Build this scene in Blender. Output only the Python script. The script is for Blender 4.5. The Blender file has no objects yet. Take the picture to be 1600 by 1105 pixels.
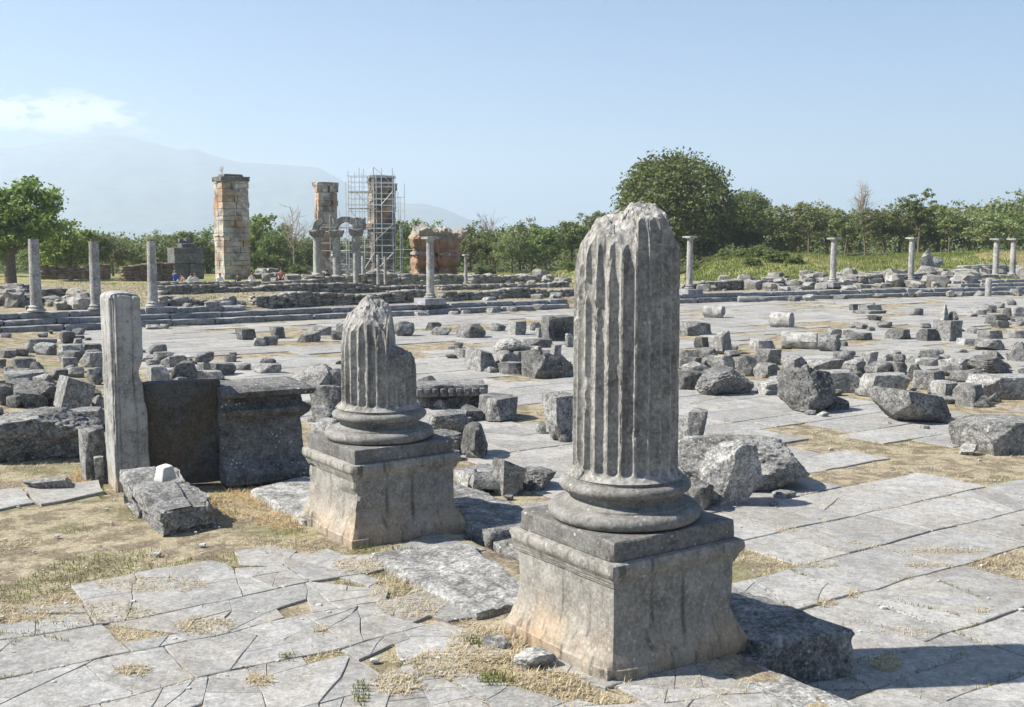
import bpy, math, random
import numpy as np
from mathutils import Vector, Matrix

# ------------------------------------------------------------------ camera, sky, sun, exposure
scene = bpy.context.scene
COL = scene.collection
R_ = math.radians
FPX, HOR, CH = 1696.0, 374.5, 2.8          # focal length and horizon in photo pixels, eye height
PITCH = math.atan((552.5 - HOR) / FPX)
cd = bpy.data.cameras.new('camera'); cam = bpy.data.objects.new('camera', cd); COL.objects.link(cam)
cd.sensor_width = 36; cd.lens = FPX / 1600 * 36; cd.clip_start = 0.1; cd.clip_end = 40000
cam.location = (0, 0, CH); cam.rotation_euler = (math.pi / 2 - PITCH, 0, 0)
scene.camera = cam

SUN_EL, SUN_AZ = R_(45), math.atan2(-0.10, -1.0)      # direction towards the sun (azimuth in the x-y plane)
to_sun = Vector((math.cos(SUN_EL) * math.cos(SUN_AZ), math.cos(SUN_EL) * math.sin(SUN_AZ), math.sin(SUN_EL)))
sl = bpy.data.lights.new('sun', 'SUN'); sl.energy = 5.0; sl.angle = R_(0.53); sl.color = (1.0, 0.95, 0.87)
so = bpy.data.objects.new('sun', sl); COL.objects.link(so); so.location = (-30, 0, 40)
so.rotation_euler = to_sun.to_track_quat('Z', 'Y').to_euler()

world = bpy.data.worlds.new('World'); scene.world = world; world.use_nodes = True
wn, wl = world.node_tree.nodes, world.node_tree.links
wn.clear()
wo = wn.new('ShaderNodeOutputWorld'); bg = wn.new('ShaderNodeBackground'); bg.inputs['Strength'].default_value = 0.05
sky = wn.new('ShaderNodeTexSky'); sky.sky_type = 'NISHITA'; sky.sun_disc = False
sky.sun_elevation = SUN_EL; sky.sun_rotation = math.pi / 2 - SUN_AZ
sky.altitude = 60; sky.air_density = 1.0; sky.dust_density = 0.3; sky.ozone_density = 3.0
wl.new(bg.outputs[0], wo.inputs[0])

scene.view_settings.view_transform = 'Standard'; scene.view_settings.look = 'None'
scene.view_settings.exposure = 1.08; scene.view_settings.gamma = 1.0
scene.view_settings.use_curve_mapping = False
scene.cycles.use_denoising = True
scene.cycles.max_bounces = 6; scene.cycles.diffuse_bounces = 3; scene.cycles.transmission_bounces = 3
scene.cycles.volume_bounces = 1; scene.cycles.transparent_max_bounces = 8

# thin bank of cumulus low over the mountain, as part of the sky
def wnode(t, **k):
    n = wn.new(t)
    for a, b in k.items(): setattr(n, a, b)
    return n
tc = wnode('ShaderNodeTexCoord'); sx = wnode('ShaderNodeSeparateXYZ'); wl.new(tc.outputs['Generated'], sx.inputs[0])
def wmath(op, a, b=None, clamp=False):
    n = wnode('ShaderNodeMath', operation=op, use_clamp=clamp)
    for i, v in enumerate((a, b)):
        if v is None: continue
        if isinstance(v, (int, float)): n.inputs[i].default_value = v
        else: wl.new(v, n.inputs[i])
    return n.outputs[0]
mp = wnode('ShaderNodeMapping'); mp.inputs['Scale'].default_value = (26, 26, 64); wl.new(tc.outputs['Generated'], mp.inputs[0])
nz = wnode('ShaderNodeTexNoise'); nz.inputs['Scale'].default_value = 1.6; nz.inputs['Detail'].default_value = 9; nz.inputs['Roughness'].default_value = .6
wl.new(mp.outputs[0], nz.inputs['Vector'])
az = wmath('ARCTAN2', sx.outputs['X'], sx.outputs['Y'])                # 0 straight ahead, negative to the left
def wramp(v, a, b):
    n = wnode('ShaderNodeMapRange', interpolation_type='SMOOTHSTEP'); wl.new(v, n.inputs[0])
    n.inputs[1].default_value = a; n.inputs[2].default_value = b
    return n.outputs[0]
band = wmath('MULTIPLY', wramp(sx.outputs['Z'], .080, .098), wramp(sx.outputs['Z'], .132, .108))
band = wmath('MULTIPLY', band, wmath('MULTIPLY', wramp(az, -.285, -.36), wramp(az, -.95, -.6)))
cl = wmath('MULTIPLY', wramp(wmath('ADD', nz.outputs['Fac'], wmath('MULTIPLY', band, .22)), .56, .72), band)
mixc = wnode('ShaderNodeMix', data_type='RGBA'); wl.new(wmath('MULTIPLY', cl, .85), mixc.inputs[0])
wl.new(sky.outputs[0], mixc.inputs[6]); mixc.inputs[7].default_value = (22, 14.3, 11.2, 1)
tint = wnode('ShaderNodeMix', data_type='RGBA', blend_type='MULTIPLY'); tint.inputs[0].default_value = 1.0; tint.inputs[7].default_value = (.63, .92, 1.20, 1)
wl.new(mixc.outputs[2], tint.inputs[6]); wl.new(tint.outputs[2], bg.inputs['Color'])

# ------------------------------------------------------------------ geometry of the place
rng0 = np.random.default_rng(7); random.seed(7)
YAW = 0.60                                         # the forum's grid is turned this much against the camera
U = np.array([-math.sin(YAW), math.cos(YAW)])      # along the colonnade
V = np.array([math.cos(YAW), math.sin(YAW)])       # across it, into the forum
P0 = np.array([0.785, 7.436])                      # axis of the near column
cp, sp_ = math.cos(PITCH), math.sin(PITCH)
def st(s, t): return P0 + V * s + U * t
def to_st(x, y):
    dx, dy = x - P0[0], y - P0[1]
    return dx * V[0] + dy * V[1], dx * U[0] + dy * U[1]
def G(px, py, z=0.0):
    """where the sight line of a photo pixel meets the level z"""
    dx = (px - 800) / FPX; dz = -(py - 552.5) / FPX
    d = np.array([dx, cp + dz * sp_, -sp_ + dz * cp])
    k = (z - CH) / d[2]
    return np.array([d[0] * k, d[1] * k])
def pix(x, y, z):
    zz = z - CH
    d = y * cp - zz * sp_; u = y * sp_ + zz * cp
    return 800 + FPX * x / d, 552.5 - FPX * u / d
def at(px, d):
    return (px - 800) / FPX * d                    # x at distance d
def zat(py, d):                                    # height of a photo row at distance d
    return CH - d * math.tan(PITCH + math.atan((py - 552.5) / FPX))
STEP_PTS = [G(-400, 540, -.3), G(0, 521, -.3), G(500, 498.7, -.3), G(1063, 473, -.3), G(1700, 457.5, -.3), G(2300, 445, -.3)]
_sx = np.array([p[0] for p in STEP_PTS]); _sy = np.array([p[1] for p in STEP_PTS])
def step_y(x): return np.interp(x, _sx, _sy)
def sstep(a, b, x):
    t = np.clip((np.asarray(x, float) - a) / (b - a), 0, 1); return t * t * (3 - 2 * t)
def zg(x, y):
    """ground level"""
    x = np.asarray(x, float); y = np.asarray(y, float)
    s, t = to_st(x, y)
    near = sstep(5.2, 7.5, t)
    z1 = -.30 * sstep(.45, .75, s); z2 = -.30 * sstep(-2.5, 2.0, s)
    z = z1 * (1 - near) + z2 * near
    b = y - step_y(x)
    terr = .04 + .22 * sstep(-9.5, -11, x)
    far = terr + (-.62 - terr) * sstep(14, 40, b) - .5 * sstep(60, 110, b)
    jump = sstep(.62, 1.0, b); z = z * (1 - jump) + far * jump
    z = z + np.where(b > .5, 1, 0) * (.75 * np.exp(-((x + 27) / 9) ** 2 - ((y - 66) / 9) ** 2))
    az_ = x / np.maximum(y, 1)
    bank = sstep(.155, .19, az_) * sstep(76, 90, y) * (1.75 + .25 * np.sin(x * .35))
    bank2 = sstep(.035, .06, az_) * sstep(.11, .08, az_) * sstep(84, 100, y) * 1.0
    z = z + np.where(b > .5, 1, 0) * (bank + bank2) * (1 - .6 * sstep(120, 170, y))
    return z
_pd = np.concatenate([np.arange(2.5, 40, .05), np.arange(40, 170, .12)])
def place(px, py):
    """first point of the ground on the sight line of a photo pixel"""
    dx = (px - 800) / FPX; dz = -(py - 552.5) / FPX
    d = np.array([dx, cp + dz * sp_, -sp_ + dz * cp]); k = _pd / d[1]
    x, z = d[0] * k, CH + d[2] * k; h = zg(x, _pd); hit = np.nonzero(z <= h)[0]
    i = int(hit[0]) if len(hit) else len(_pd) - 1
    return float(x[i]), float(_pd[i]), float(h[i])

# ------------------------------------------------------------------ noise and mesh helpers
def _hash(ix, iy, iz, seed):
    h = (ix.astype(np.int64) * 374761393 + iy.astype(np.int64) * 668265263 + iz.astype(np.int64) * 2147483647 + seed * 1274126177) & 0xFFFFFFFF
    h = ((h ^ (h >> 13)) * 1274126177) & 0xFFFFFFFF
    h = ((h ^ (h >> 16)) * 2246822519) & 0xFFFFFFFF
    return ((h ^ (h >> 15)) & 0xFFFFFF) / float(0xFFFFFF)
def vnoise(P, seed=0):
    P = np.asarray(P, float); I = np.floor(P).astype(np.int64); f = P - I; f = f * f * f * (f * (f * 6 - 15) + 10)
    r = 0
    for a in (0, 1):
        for b in (0, 1):
            for c in (0, 1):
                w = (f[:, 0] if a else 1 - f[:, 0]) * (f[:, 1] if b else 1 - f[:, 1]) * (f[:, 2] if c else 1 - f[:, 2])
                r = r + w * _hash(I[:, 0] + a, I[:, 1] + b, I[:, 2] + c, seed)
    return r * 2 - 1
def fbm(P, octv=4, seed=0, gain=.5):
    P = np.asarray(P, float); r = 0; a = 1
    for o in range(octv):
        r = r + a * vnoise(P * (2 ** o) + o * 17.3, seed + o); a *= gain
    return r

def mesh_np(name, Vt, F):
    me = bpy.data.meshes.new(name)
    if isinstance(F, np.ndarray):
        Vt = np.ascontiguousarray(Vt, dtype=np.float32); F = np.ascontiguousarray(F, dtype=np.int32)
        me.vertices.add(len(Vt)); me.vertices.foreach_set('co', Vt.ravel())
        me.loops.add(F.size); me.loops.foreach_set('vertex_index', F.ravel())
        me.polygons.add(len(F)); me.polygons.foreach_set('loop_start', np.arange(0, F.size, F.shape[1], dtype=np.int32))
        me.update(calc_edges=True)
    else:
        me.from_pydata([tuple(map(float, v)) for v in Vt], [], [list(map(int, f)) for f in F]); me.update()
    return me
def finish(me, mat, smooth=40):
    me.materials.append(mat)
    if smooth:
        me.polygons.foreach_set('use_smooth', np.ones(len(me.polygons), dtype=bool))
        if smooth < 180: me.set_sharp_from_angle(angle=R_(smooth))
    return me
def link(name, me, parent=None, loc=None, rot=None):
    o = bpy.data.objects.new(name, me); COL.objects.link(o)
    if loc is not None: o.location = tuple(map(float, loc))
    if rot is not None: o.rotation_euler = rot
    if parent is not None: o.parent = parent
    return o
def obj(name, Vt, F, mat, parent=None, smooth=40, loc=None, rot=None):
    return link(name, finish(mesh_np(name, Vt, F), mat, smooth), parent, loc, rot)
def tag(o, label=None, cat=None, group=None, kind=None):
    if label: o['label'] = label
    if cat: o['category'] = cat
    if group: o['group'] = group
    if kind or cat: o['kind'] = kind or 'thing'
    return o
def empty(name, loc=(0, 0, 0), rz=0.0):
    o = bpy.data.objects.new(name, None); COL.objects.link(o); o.location = tuple(map(float, loc)); o.rotation_euler = (0, 0, rz)
    o.empty_display_size = .2
    return o
def join(parts):
    """several (verts, faces) of equal face size into one"""
    vs, fs, n = [], [], 0
    for v, f in parts:
        vs.append(np.asarray(v, float)); fs.append(np.asarray(f) + n); n += len(v)
    return np.concatenate(vs), np.concatenate(fs)

_cc = {}
def cube(nx, ny=None, nz=None):
    """surface lattice of the cube [-1,1]^3, quads facing out"""
    ny = ny or nx; nz = nz or nx; k = (nx, ny, nz)
    if k in _cc: return _cc[k][0].copy(), _cc[k][1]
    idx, vs, fs = {}, [], []
    def vid(i, j, l):
        q = (i, j, l)
        if q not in idx:
            idx[q] = len(vs); vs.append((2 * i / nx - 1, 2 * j / ny - 1, 2 * l / nz - 1))
        return idx[q]
    for i in range(nx):
        for j in range(ny):
            fs.append((vid(i, j, 0), vid(i, j + 1, 0), vid(i + 1, j + 1, 0), vid(i + 1, j, 0)))
            fs.append((vid(i, j, nz), vid(i + 1, j, nz), vid(i + 1, j + 1, nz), vid(i, j + 1, nz)))
    for i in range(nx):
        for l in range(nz):
            fs.append((vid(i, 0, l), vid(i + 1, 0, l), vid(i + 1, 0, l + 1), vid(i, 0, l + 1)))
            fs.append((vid(i, ny, l), vid(i, ny, l + 1), vid(i + 1, ny, l + 1), vid(i + 1, ny, l)))
    for j in range(ny):
        for l in range(nz):
            fs.append((vid(0, j, l), vid(0, j, l + 1), vid(0, j + 1, l + 1), vid(0, j + 1, l)))
            fs.append((vid(nx, j, l), vid(nx, j + 1, l), vid(nx, j + 1, l + 1), vid(nx, j, l + 1)))
    _cc[k] = (np.array(vs), np.array(fs, dtype=np.int32))
    return _cc[k][0].copy(), _cc[k][1]

def weather(P, T, size, seed, chip=.03, rough=.008, edge=None):
    """wear on a cut block: rounded, chipped arrises and rough faces. T = lattice in [-1,1], P = points in metres"""
    A = np.sort(np.abs(T), axis=1)                         # edges: two coordinates near 1
    hs = np.asarray(size, float) / 2
    dist = (1 - np.abs(T)) * hs                            # distance to each face pair
    ds = np.sort(dist, axis=1); e = ds[:, 1]               # distance to the nearest edge
    n = fbm(P * 2.3 + seed * 3.1, 3, seed)
    k = chip * np.clip(.55 + 1.1 * n, 0.1, 2.2)
    w = np.clip(1 - e / (k + 1e-6), 0, 1) ** 2
    C = P.mean(axis=0); D = P - C; L = np.linalg.norm(D, axis=1, keepdims=True) + 1e-9
    # pull towards the inside across both near faces
    pull = np.sign(T) * (dist <= ds[:, 1:2] + 1e-9)
    P = P - pull * (w * k * .5)[:, None]
    P = P + (D / L) * (fbm(P * 7 + seed, 4, seed + 5) * rough)[:, None]
    return P
def block_np(size, seed, n=10, chip=.03, rough=.008, taper=0.0):
    sx_, sy_, sz_ = size; m = max(size)
    nn = [max(2, int(round(n * q / m))) for q in size]
    T, F = cube(*nn)
    P = T * np.array(size) / 2
    P[:, :2] *= (1 - taper * (T[:, 2:3] + 1) / 2)
    P = weather(P, T, size, seed, chip, rough)
    P[:, 2] += sz_ / 2
    return P, F
def hexa_np(bot, top, z0, z1, seed, n=12, chip=.03, rough=.008, fn=None):
    """block over a four-cornered plan: bot/top lists of 4 xy (counter-clockwise)"""
    bot = np.array(bot, float); top = np.array(top, float)
    sx_ = np.linalg.norm(bot[1] - bot[0]); sy_ = np.linalg.norm(bot[3] - bot[0]); sz_ = abs(z1 - z0); m = max(sx_, sy_, sz_)
    nn = [max(2, int(round(n * q / m))) for q in (sx_, sy_, sz_)]
    T, F = cube(*nn)
    a = (T[:, :1] + 1) / 2; b = (T[:, 1:2] + 1) / 2; c = (T[:, 2:3] + 1) / 2
    def bil(Q): return Q[0] * (1 - a) * (1 - b) + Q[1] * a * (1 - b) + Q[2] * a * b + Q[3] * (1 - a) * b
    xy = bil(bot) * (1 - c) + bil(top) * c
    P = np.concatenate([xy, z0 + (z1 - z0) * c], axis=1)
    if fn is not None: P = fn(P, T)
    # chip in the block's own axes
    ex = (bot[1] - bot[0]) / sx_; ey = (bot[3] - bot[0]) / sy_
    A = (np.abs(T)); dist = (1 - A) * np.array([sx_, sy_, sz_]) / 2; ds = np.sort(dist, axis=1); e = ds[:, 1]
    k = chip * np.clip(.55 + 1.1 * fbm(P * 2.3 + seed * 3.1, 3, seed), .1, 2.2)
    w = np.clip(1 - e / (k + 1e-6), 0, 1) ** 2
    pull = np.sign(T) * (dist <= ds[:, 1:2] + 1e-9) * (w * k * .5)[:, None]
    P[:, :2] -= pull[:, :1] * ex + pull[:, 1:2] * ey; P[:, 2] -= pull[:, 2]
    D = P - P.mean(axis=0); D /= np.linalg.norm(D, axis=1, keepdims=True) + 1e-9
    P = P + D * (fbm(P * 7 + seed, 4, seed + 5) * rough)[:, None]
    return P, F
def rock_np(dims, seed, kind='rock', n=10, yaw=0.5, tilt=0.0):
    """broken stone filling a box of width x depth x height, standing on z=0"""
    r = np.random.default_rng(seed + 1000)
    T, F = cube(n, n, n); P = T.copy()
    rnd, cuts, lo, hi, amp = {'boulder': (.62, 7, .70, .98, .10), 'rock': (.34, 9, .66, 1.02, .08), 'block': (.06, 7, .98, 1.32, .05),
                              'slab': (.10, 5, .95, 1.3, .05), 'wedge': (.10, 5, .75, 1.1, .05), 'shard': (.15, 8, .55, .95, .06)}[kind]
    S = P / np.linalg.norm(P, axis=1, keepdims=True) * 1.18
    P = P * (1 - rnd) + S * rnd
    P[:, 0] += P[:, 2] * r.uniform(-.18, .18); P[:, 1] += P[:, 2] * r.uniform(-.15, .15)
    if kind == 'wedge': P[:, 2] *= 1 - .55 * (P[:, 0] * r.choice([-1, 1]) + 1) / 2
    for c in range(cuts):
        nv = r.normal(size=3); nv[2] = nv[2] * (.9 if kind != 'block' else .6) + (.25 if c % 2 else -.1); nv /= np.linalg.norm(nv)
        o = r.uniform(lo, hi); t = P @ nv - o
        P = P - nv * np.where(t > 0, t * .99, 0)[:, None]
    D = P / (np.linalg.norm(P, axis=1, keepdims=True) + 1e-9)
    P = P + D * (fbm(P * 1.3 + seed * 1.7, 3, seed) * amp * .65)[:, None]
    mid = np.abs(fbm(P * 4.1 + seed, 3, seed + 3))
    P = P - D * (mid * amp * .38)[:, None]
    P = P - D * (np.clip(fbm(P * 7.5 + seed, 3, seed + 8), -.2, 1) * amp * .42)[:, None]
    if n > 14: P = P + D * (fbm(P * 15 + seed, 3, seed + 9) * amp * .35)[:, None]
    if tilt:
        c, s = math.cos(tilt), math.sin(tilt); x, z = P[:, 0].copy(), P[:, 2].copy()
        P[:, 0] = c * x - s * z; P[:, 2] = s * x + c * z
    c, s = math.cos(yaw), math.sin(yaw); x, y = P[:, 0].copy(), P[:, 1].copy()
    P[:, 0] = c * x - s * y; P[:, 1] = s * x + c * y
    mn, mx = P.min(axis=0), P.max(axis=0)
    P = (P - (mn + mx) / 2) / (mx - mn) * np.array(dims)
    P[:, 2] -= P[:, 2].min(); P[:, 2] = np.maximum(P[:, 2], .13 * dims[2]) - .13 * dims[2]; P[:, 2] *= 1 / .87
    return P, F
def tube_np(path, rad, k=8):
    """tapered tube through points, open rings joined, closed ends (quads)"""
    path = np.array(path, float); rad = np.broadcast_to(np.asarray(rad, float), (len(path),)); vs = []; fs = []
    for i, p in enumerate(path):
        d = path[min(i + 1, len(path) - 1)] - path[max(i - 1, 0)]; d /= np.linalg.norm(d) + 1e-9
        a = np.cross(d, (0, 0, 1) if abs(d[2]) < .9 else (1, 0, 0)); a /= np.linalg.norm(a); b = np.cross(d, a)
        for j in range(k):
            th = 2 * math.pi * j / k; vs.append(p + rad[i] * (math.cos(th) * a + math.sin(th) * b))
    n = len(path)
    for i in range(n - 1):
        for j in range(k):
            j2 = (j + 1) % k; fs.append((i * k + j, i * k + j2, (i + 1) * k + j2, (i + 1) * k + j))
    for base in (0, (n - 1) * k):
        c = len(vs); vs.append(path[0] if base == 0 else path[-1])
        for j in range(0, k, 2):
            q = (base + j, base + (j + 1) % k, base + (j + 2) % k, c); fs.append(q if base else (q[2], q[1], q[0], c))
    return np.array(vs), np.array(fs, dtype=np.int32)
def lathe_np(prof, k=48, noise=0.0, seed=0):
    """profile [(r,z)] turned about z, closed with centre points (quads; the caps are fans of quads)"""
    prof = np.array(prof, float); th = np.linspace(0, 2 * math.pi, k, endpoint=False)
    Vt = np.stack([np.outer(prof[:, 0], np.cos(th)), np.outer(prof[:, 0], np.sin(th)), np.repeat(prof[:, 1:2], k, axis=1)], axis=2).reshape(-1, 3)
    n = len(prof); i = np.arange(n - 1)[:, None]; j = np.arange(k)[None, :]; j2 = (j + 1) % k
    F = np.stack([i * k + j, i * k + j2, (i + 1) * k + j2, (i + 1) * k + j], axis=2).reshape(-1, 4)
    if noise:
        D = Vt.copy(); D[:, 2] = 0; D /= np.linalg.norm(D, axis=1, keepdims=True) + 1e-9
        Vt = Vt + D * (fbm(Vt * 9 + seed, 4, seed) * noise)[:, None]
    c0, c1 = len(Vt), len(Vt) + 1
    Vt = np.concatenate([Vt, [[0, 0, prof[0, 1]], [0, 0, prof[-1, 1]]]])
    caps = []
    for a in range(0, k, 2):
        caps.append((a, c0, (a + 2) % k, a + 1)); b = (n - 1) * k; caps.append((b + a, b + a + 1, b + (a + 2) % k, c1))
    return Vt, np.concatenate([F, np.array(caps)]).astype(np.int32)

# ------------------------------------------------------------------ procedural materials
class NT:
    def __init__(s, name):
        s.m = bpy.data.materials.new(name); s.m.use_nodes = True; s.n = s.m.node_tree.nodes; s.l = s.m.node_tree.links
        s.bsdf = s.n['Principled BSDF']; s.out = s.n['Material Output']
        s.bsdf.inputs['Roughness'].default_value = .9; s.bsdf.inputs['Specular IOR Level'].default_value = .25
    def new(s, t, **k):
        n = s.n.new(t)
        for a, b in k.items(): setattr(n, a, b)
        return n
    def put(s, sock, v):
        if isinstance(v, (int, float)): sock.default_value = v
        elif isinstance(v, tuple): sock.default_value = v if len(v) == 4 or sock.type == 'VECTOR' else (*v, 1)
        else: s.l.new(v, sock)
    def math(s, op, a, b=0.0, clamp=False):
        n = s.new('ShaderNodeMath', operation=op, use_clamp=clamp); s.put(n.inputs[0], a); s.put(n.inputs[1], b); return n.outputs[0]
    def mix(s, f, a, b, blend='MIX'):
        n = s.new('ShaderNodeMix', data_type='RGBA', blend_type=blend); s.put(n.inputs[0], f); s.put(n.inputs[6], a); s.put(n.inputs[7], b); return n.outputs[2]
    def ramp(s, v, a, b, c=0.0, d=1.0):
        n = s.new('ShaderNodeMapRange', interpolation_type='SMOOTHSTEP'); s.put(n.inputs[0], v)
        for i, q in enumerate((a, b, c, d)): n.inputs[i + 1].default_value = q
        return n.outputs[0]
    def noise(s, vec, scale, detail=5, rough=.55):
        n = s.new('ShaderNodeTexNoise'); n.inputs['Scale'].default_value = scale; n.inputs['Detail'].default_value = detail; n.inputs['Roughness'].default_value = rough
        s.l.new(vec, n.inputs['Vector']); return n.outputs['Fac']
    def voro(s, vec, scale, out='Distance'):
        n = s.new('ShaderNodeTexVoronoi'); n.inputs['Scale'].default_value = scale; s.l.new(vec, n.inputs['Vector']); return n.outputs[out]
    def coords(s, scale=(1, 1, 1)):
        tcn = s.new('ShaderNodeTexCoord'); oi = s.new('ShaderNodeObjectInfo')
        mpn = s.new('ShaderNodeMapping'); mpn.inputs['Scale'].default_value = scale; s.l.new(tcn.outputs['Object'], mpn.inputs[0])
        ad = s.new('ShaderNodeVectorMath', operation='ADD'); s.l.new(mpn.outputs[0], ad.inputs[0])
        sc = s.new('ShaderNodeVectorMath', operation='SCALE'); sc.inputs[0].default_value = (37, 53, 71); s.l.new(oi.outputs['Random'], sc.inputs['Scale']); s.l.new(sc.outputs[0], ad.inputs[1])
        s.oi = oi; s.tc = tcn
        return ad.outputs[0]
    def bump(s, h, strength=.5, dist=.02):
        b = s.new('ShaderNodeBump'); b.inputs['Strength'].default_value = strength; b.inputs['Distance'].default_value = dist; s.l.new(h, b.inputs['Height'])
        s.l.new(b.outputs[0], s.bsdf.inputs['Normal'])
def stone(name, light=(.42, .41, .385), dark=(.17, .165, .155), lichen=.5, black=.5, tan=None, tan_z=None, streak=0.0, vary=.22, bump=.6, fine=1.0, island=False, tan_amt=.8, speck=0.0, soft=0.0):
    light = tuple(q * .88 for q in light); dark = tuple(q * .80 for q in dark)
    m = NT(name); c = m.coords()
    n1 = m.noise(c, 1.7 * fine, 6, .6); n2 = m.noise(c, 7 * fine, 8, .65); n3 = m.noise(c, 42 * fine, 4, .6)
    f = m.ramp(m.math('ADD', m.math('MULTIPLY', n1, .55), m.math('MULTIPLY', n2, .45)), .36 - soft, .63 + soft)
    col = m.mix(f, dark, light)
    col = m.mix(m.ramp(n3, .42, .68, 0, .5), col, (light[0] * 1.12, light[1] * 1.12, light[2] * 1.12))
    if tan:
        t = m.ramp(m.noise(c, 1.3, 5, .6), .42, .62)
        if tan_z:
            sep = m.new('ShaderNodeSeparateXYZ'); m.l.new(m.tc.outputs['Object'], sep.inputs[0])
            t = m.math('MULTIPLY', m.ramp(m.math('ADD', sep.outputs['Z'], m.math('MULTIPLY', n2, .25)), tan_z[1], tan_z[0]), m.math('ADD', .35, m.math('MULTIPLY', t, .65)))
        col = m.mix(m.math('MULTIPLY', t, tan_amt), col, tan)
    if streak:
        mp2 = m.new('ShaderNodeMapping'); mp2.inputs['Scale'].default_value = (14, 14, .8); m.l.new(m.tc.outputs['Object'], mp2.inputs[0])
        stn = m.ramp(m.noise(mp2.outputs[0], 1.0, 4, .6), .52, .72)
        col = m.mix(m.math('MULTIPLY', stn, streak), col, (.06, .057, .05))
    if black:
        b = m.math('MULTIPLY', m.ramp(m.noise(c, 13 * fine, 6, .7), .54, .66), m.ramp(n1, .40, .60))
        col = m.mix(m.math('MULTIPLY', b, black), col, (.045, .043, .04))
    if lichen:
        v = m.voro(c, 17 * fine); sp = m.ramp(m.math('ADD', v, m.math('MULTIPLY', m.noise(c, 30, 3), .25)), .36, .28)
        sp = m.math('MULTIPLY', sp, m.ramp(m.noise(c, 3.1 * fine, 4, .6), .47, .60))
        v2 = m.ramp(m.noise(c, 85 * fine, 3, .6), .62, .70)
        sp = m.math('MAXIMUM', sp, m.math('MULTIPLY', v2, .55))
        col = m.mix(m.math('MULTIPLY', sp, lichen), col, (.55, .55, .51))
    if speck:
        spk = m.ramp(m.noise(c, 34 * fine, 7, .75), .34, .64, 1 - speck, 1 + speck * .55)
        pit = m.ramp(m.noise(c, 11 * fine, 6, .7), .36, .60, 1 - speck * .7, 1.08)
        cmb = m.new('ShaderNodeCombineColor'); q_ = m.math('MULTIPLY', spk, pit)
        for i_ in range(3): m.l.new(q_, cmb.inputs[i_])
        col = m.mix(1.0, col, cmb.outputs[0], 'MULTIPLY')
    rnd = m.oi.outputs['Random']
    if island:
        g = m.new('ShaderNodeNewGeometry'); rnd = m.math('FRACT', m.math('ADD', rnd, g.outputs['Random Per Island']))
    br = m.math('ADD', 1 - vary / 2, m.math('MULTIPLY', rnd, vary))
    hsv = m.new('ShaderNodeHueSaturation'); m.l.new(br, hsv.inputs['Value']); m.l.new(col, hsv.inputs['Color'])
    m.l.new(hsv.outputs[0], m.bsdf.inputs['Base Color'])
    h = m.math('ADD', m.math('MULTIPLY', n2, .7), m.math('ADD', m.math('MULTIPLY', n3, .35), m.math('MULTIPLY', m.noise(c, 130 * fine, 2), .15)))
    m.bump(h, bump, .03 / fine)
    return m.m
def plain(name, col, rough=.8, metal=0.0, var=.12, scale=6.0):
    m = NT(name); c = m.coords()
    n = m.noise(c, scale, 5, .6)
    m.l.new(m.mix(m.ramp(n, .3, .7), tuple(q * (1 - var) for q in col), tuple(min(1, q * (1 + var)) for q in col)), m.bsdf.inputs['Base Color'])
    m.bsdf.inputs['Roughness'].default_value = rough; m.bsdf.inputs['Metallic'].default_value = metal
    return m.m
def leafmat(name, a, b, trans=.35):
    m = NT(name); m.coords(); g = m.new('ShaderNodeNewGeometry')
    r = m.math('FRACT', m.math('ADD', g.outputs['Random Per Island'], m.oi.outputs['Random']))
    col = m.mix(r, a, b)
    hsv = m.new('ShaderNodeHueSaturation'); m.l.new(col, hsv.inputs['Color']); m.l.new(m.math('ADD', .8, m.math('MULTIPLY', m.oi.outputs['Random'], .45)), hsv.inputs['Value'])
    m.l.new(m.math('ADD', .485, m.math('MULTIPLY', m.oi.outputs['Random'], .03)), hsv.inputs['Hue'])
    m.l.new(hsv.outputs[0], m.bsdf.inputs['Base Color']); m.bsdf.inputs['Roughness'].default_value = .65
    t = m.new('ShaderNodeBsdfTranslucent'); m.l.new(hsv.outputs[0], t.inputs[0])
    mx = m.new('ShaderNodeMixShader'); mx.inputs[0].default_value = trans
    m.l.new(m.bsdf.outputs[0], mx.inputs[1]); m.l.new(t.outputs[0], mx.inputs[2]); m.l.new(mx.outputs[0], m.out.inputs[0])
    return m.m
M = {}
M['marble'] = stone('marble_fluted', (.46, .44, .40), (.13, .122, .108), .4, .45, vary=.05, bump=.5, speck=.25, soft=.06, streak=.6)
M['pedestal'] = stone('marble_pedestal', (.41, .385, .34), (.13, .122, .105), .4, .4, tan=(.42, .30, .18), tan_z=(.12, .60), streak=.75, vary=.05, bump=.4, speck=.16, soft=.12)
M['rock'] = stone('grey_rock', (.38, .37, .345), (.10, .096, .09), .7, .85, bump=1.0, speck=.55)
M['rock2'] = stone('pale_rock', (.50, .49, .455), (.17, .163, .15), .6, .6, bump=1.0, speck=.55)
M['rock3'] = stone('dark_rock', (.25, .245, .23), (.065, .062, .058), .75, .85, bump=1.0, speck=.55)
M['darkslab'] = stone('blackened_slab', (.13, .125, .115), (.06, .056, .052), .12, .4, tan=(.10, .078, .052), vary=.08, bump=.4, speck=.3, streak=.3)
M['slab'] = stone('paving_marble', (.405, .395, .372), (.275, .268, .25), .35, .35, tan=(.33, .275, .20), vary=.24, bump=.5, island=True, tan_amt=.25, speck=.22)
M['curb'] = stone('step_marble', (.40, .40, .395), (.17, .17, .17), .35, .5, vary=.3, bump=.6, speck=.35)
M['fcol'] = stone('far_column_marble', (.50, .48, .44), (.22, .21, .19), .3, .5, vary=.25, bump=.5, speck=.35, streak=.3)
M['wallst'] = stone('rubble_wall_stone', (.38, .36, .32), (.13, .12, .105), .3, .5, vary=.5, bump=.6, island=True)
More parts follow.
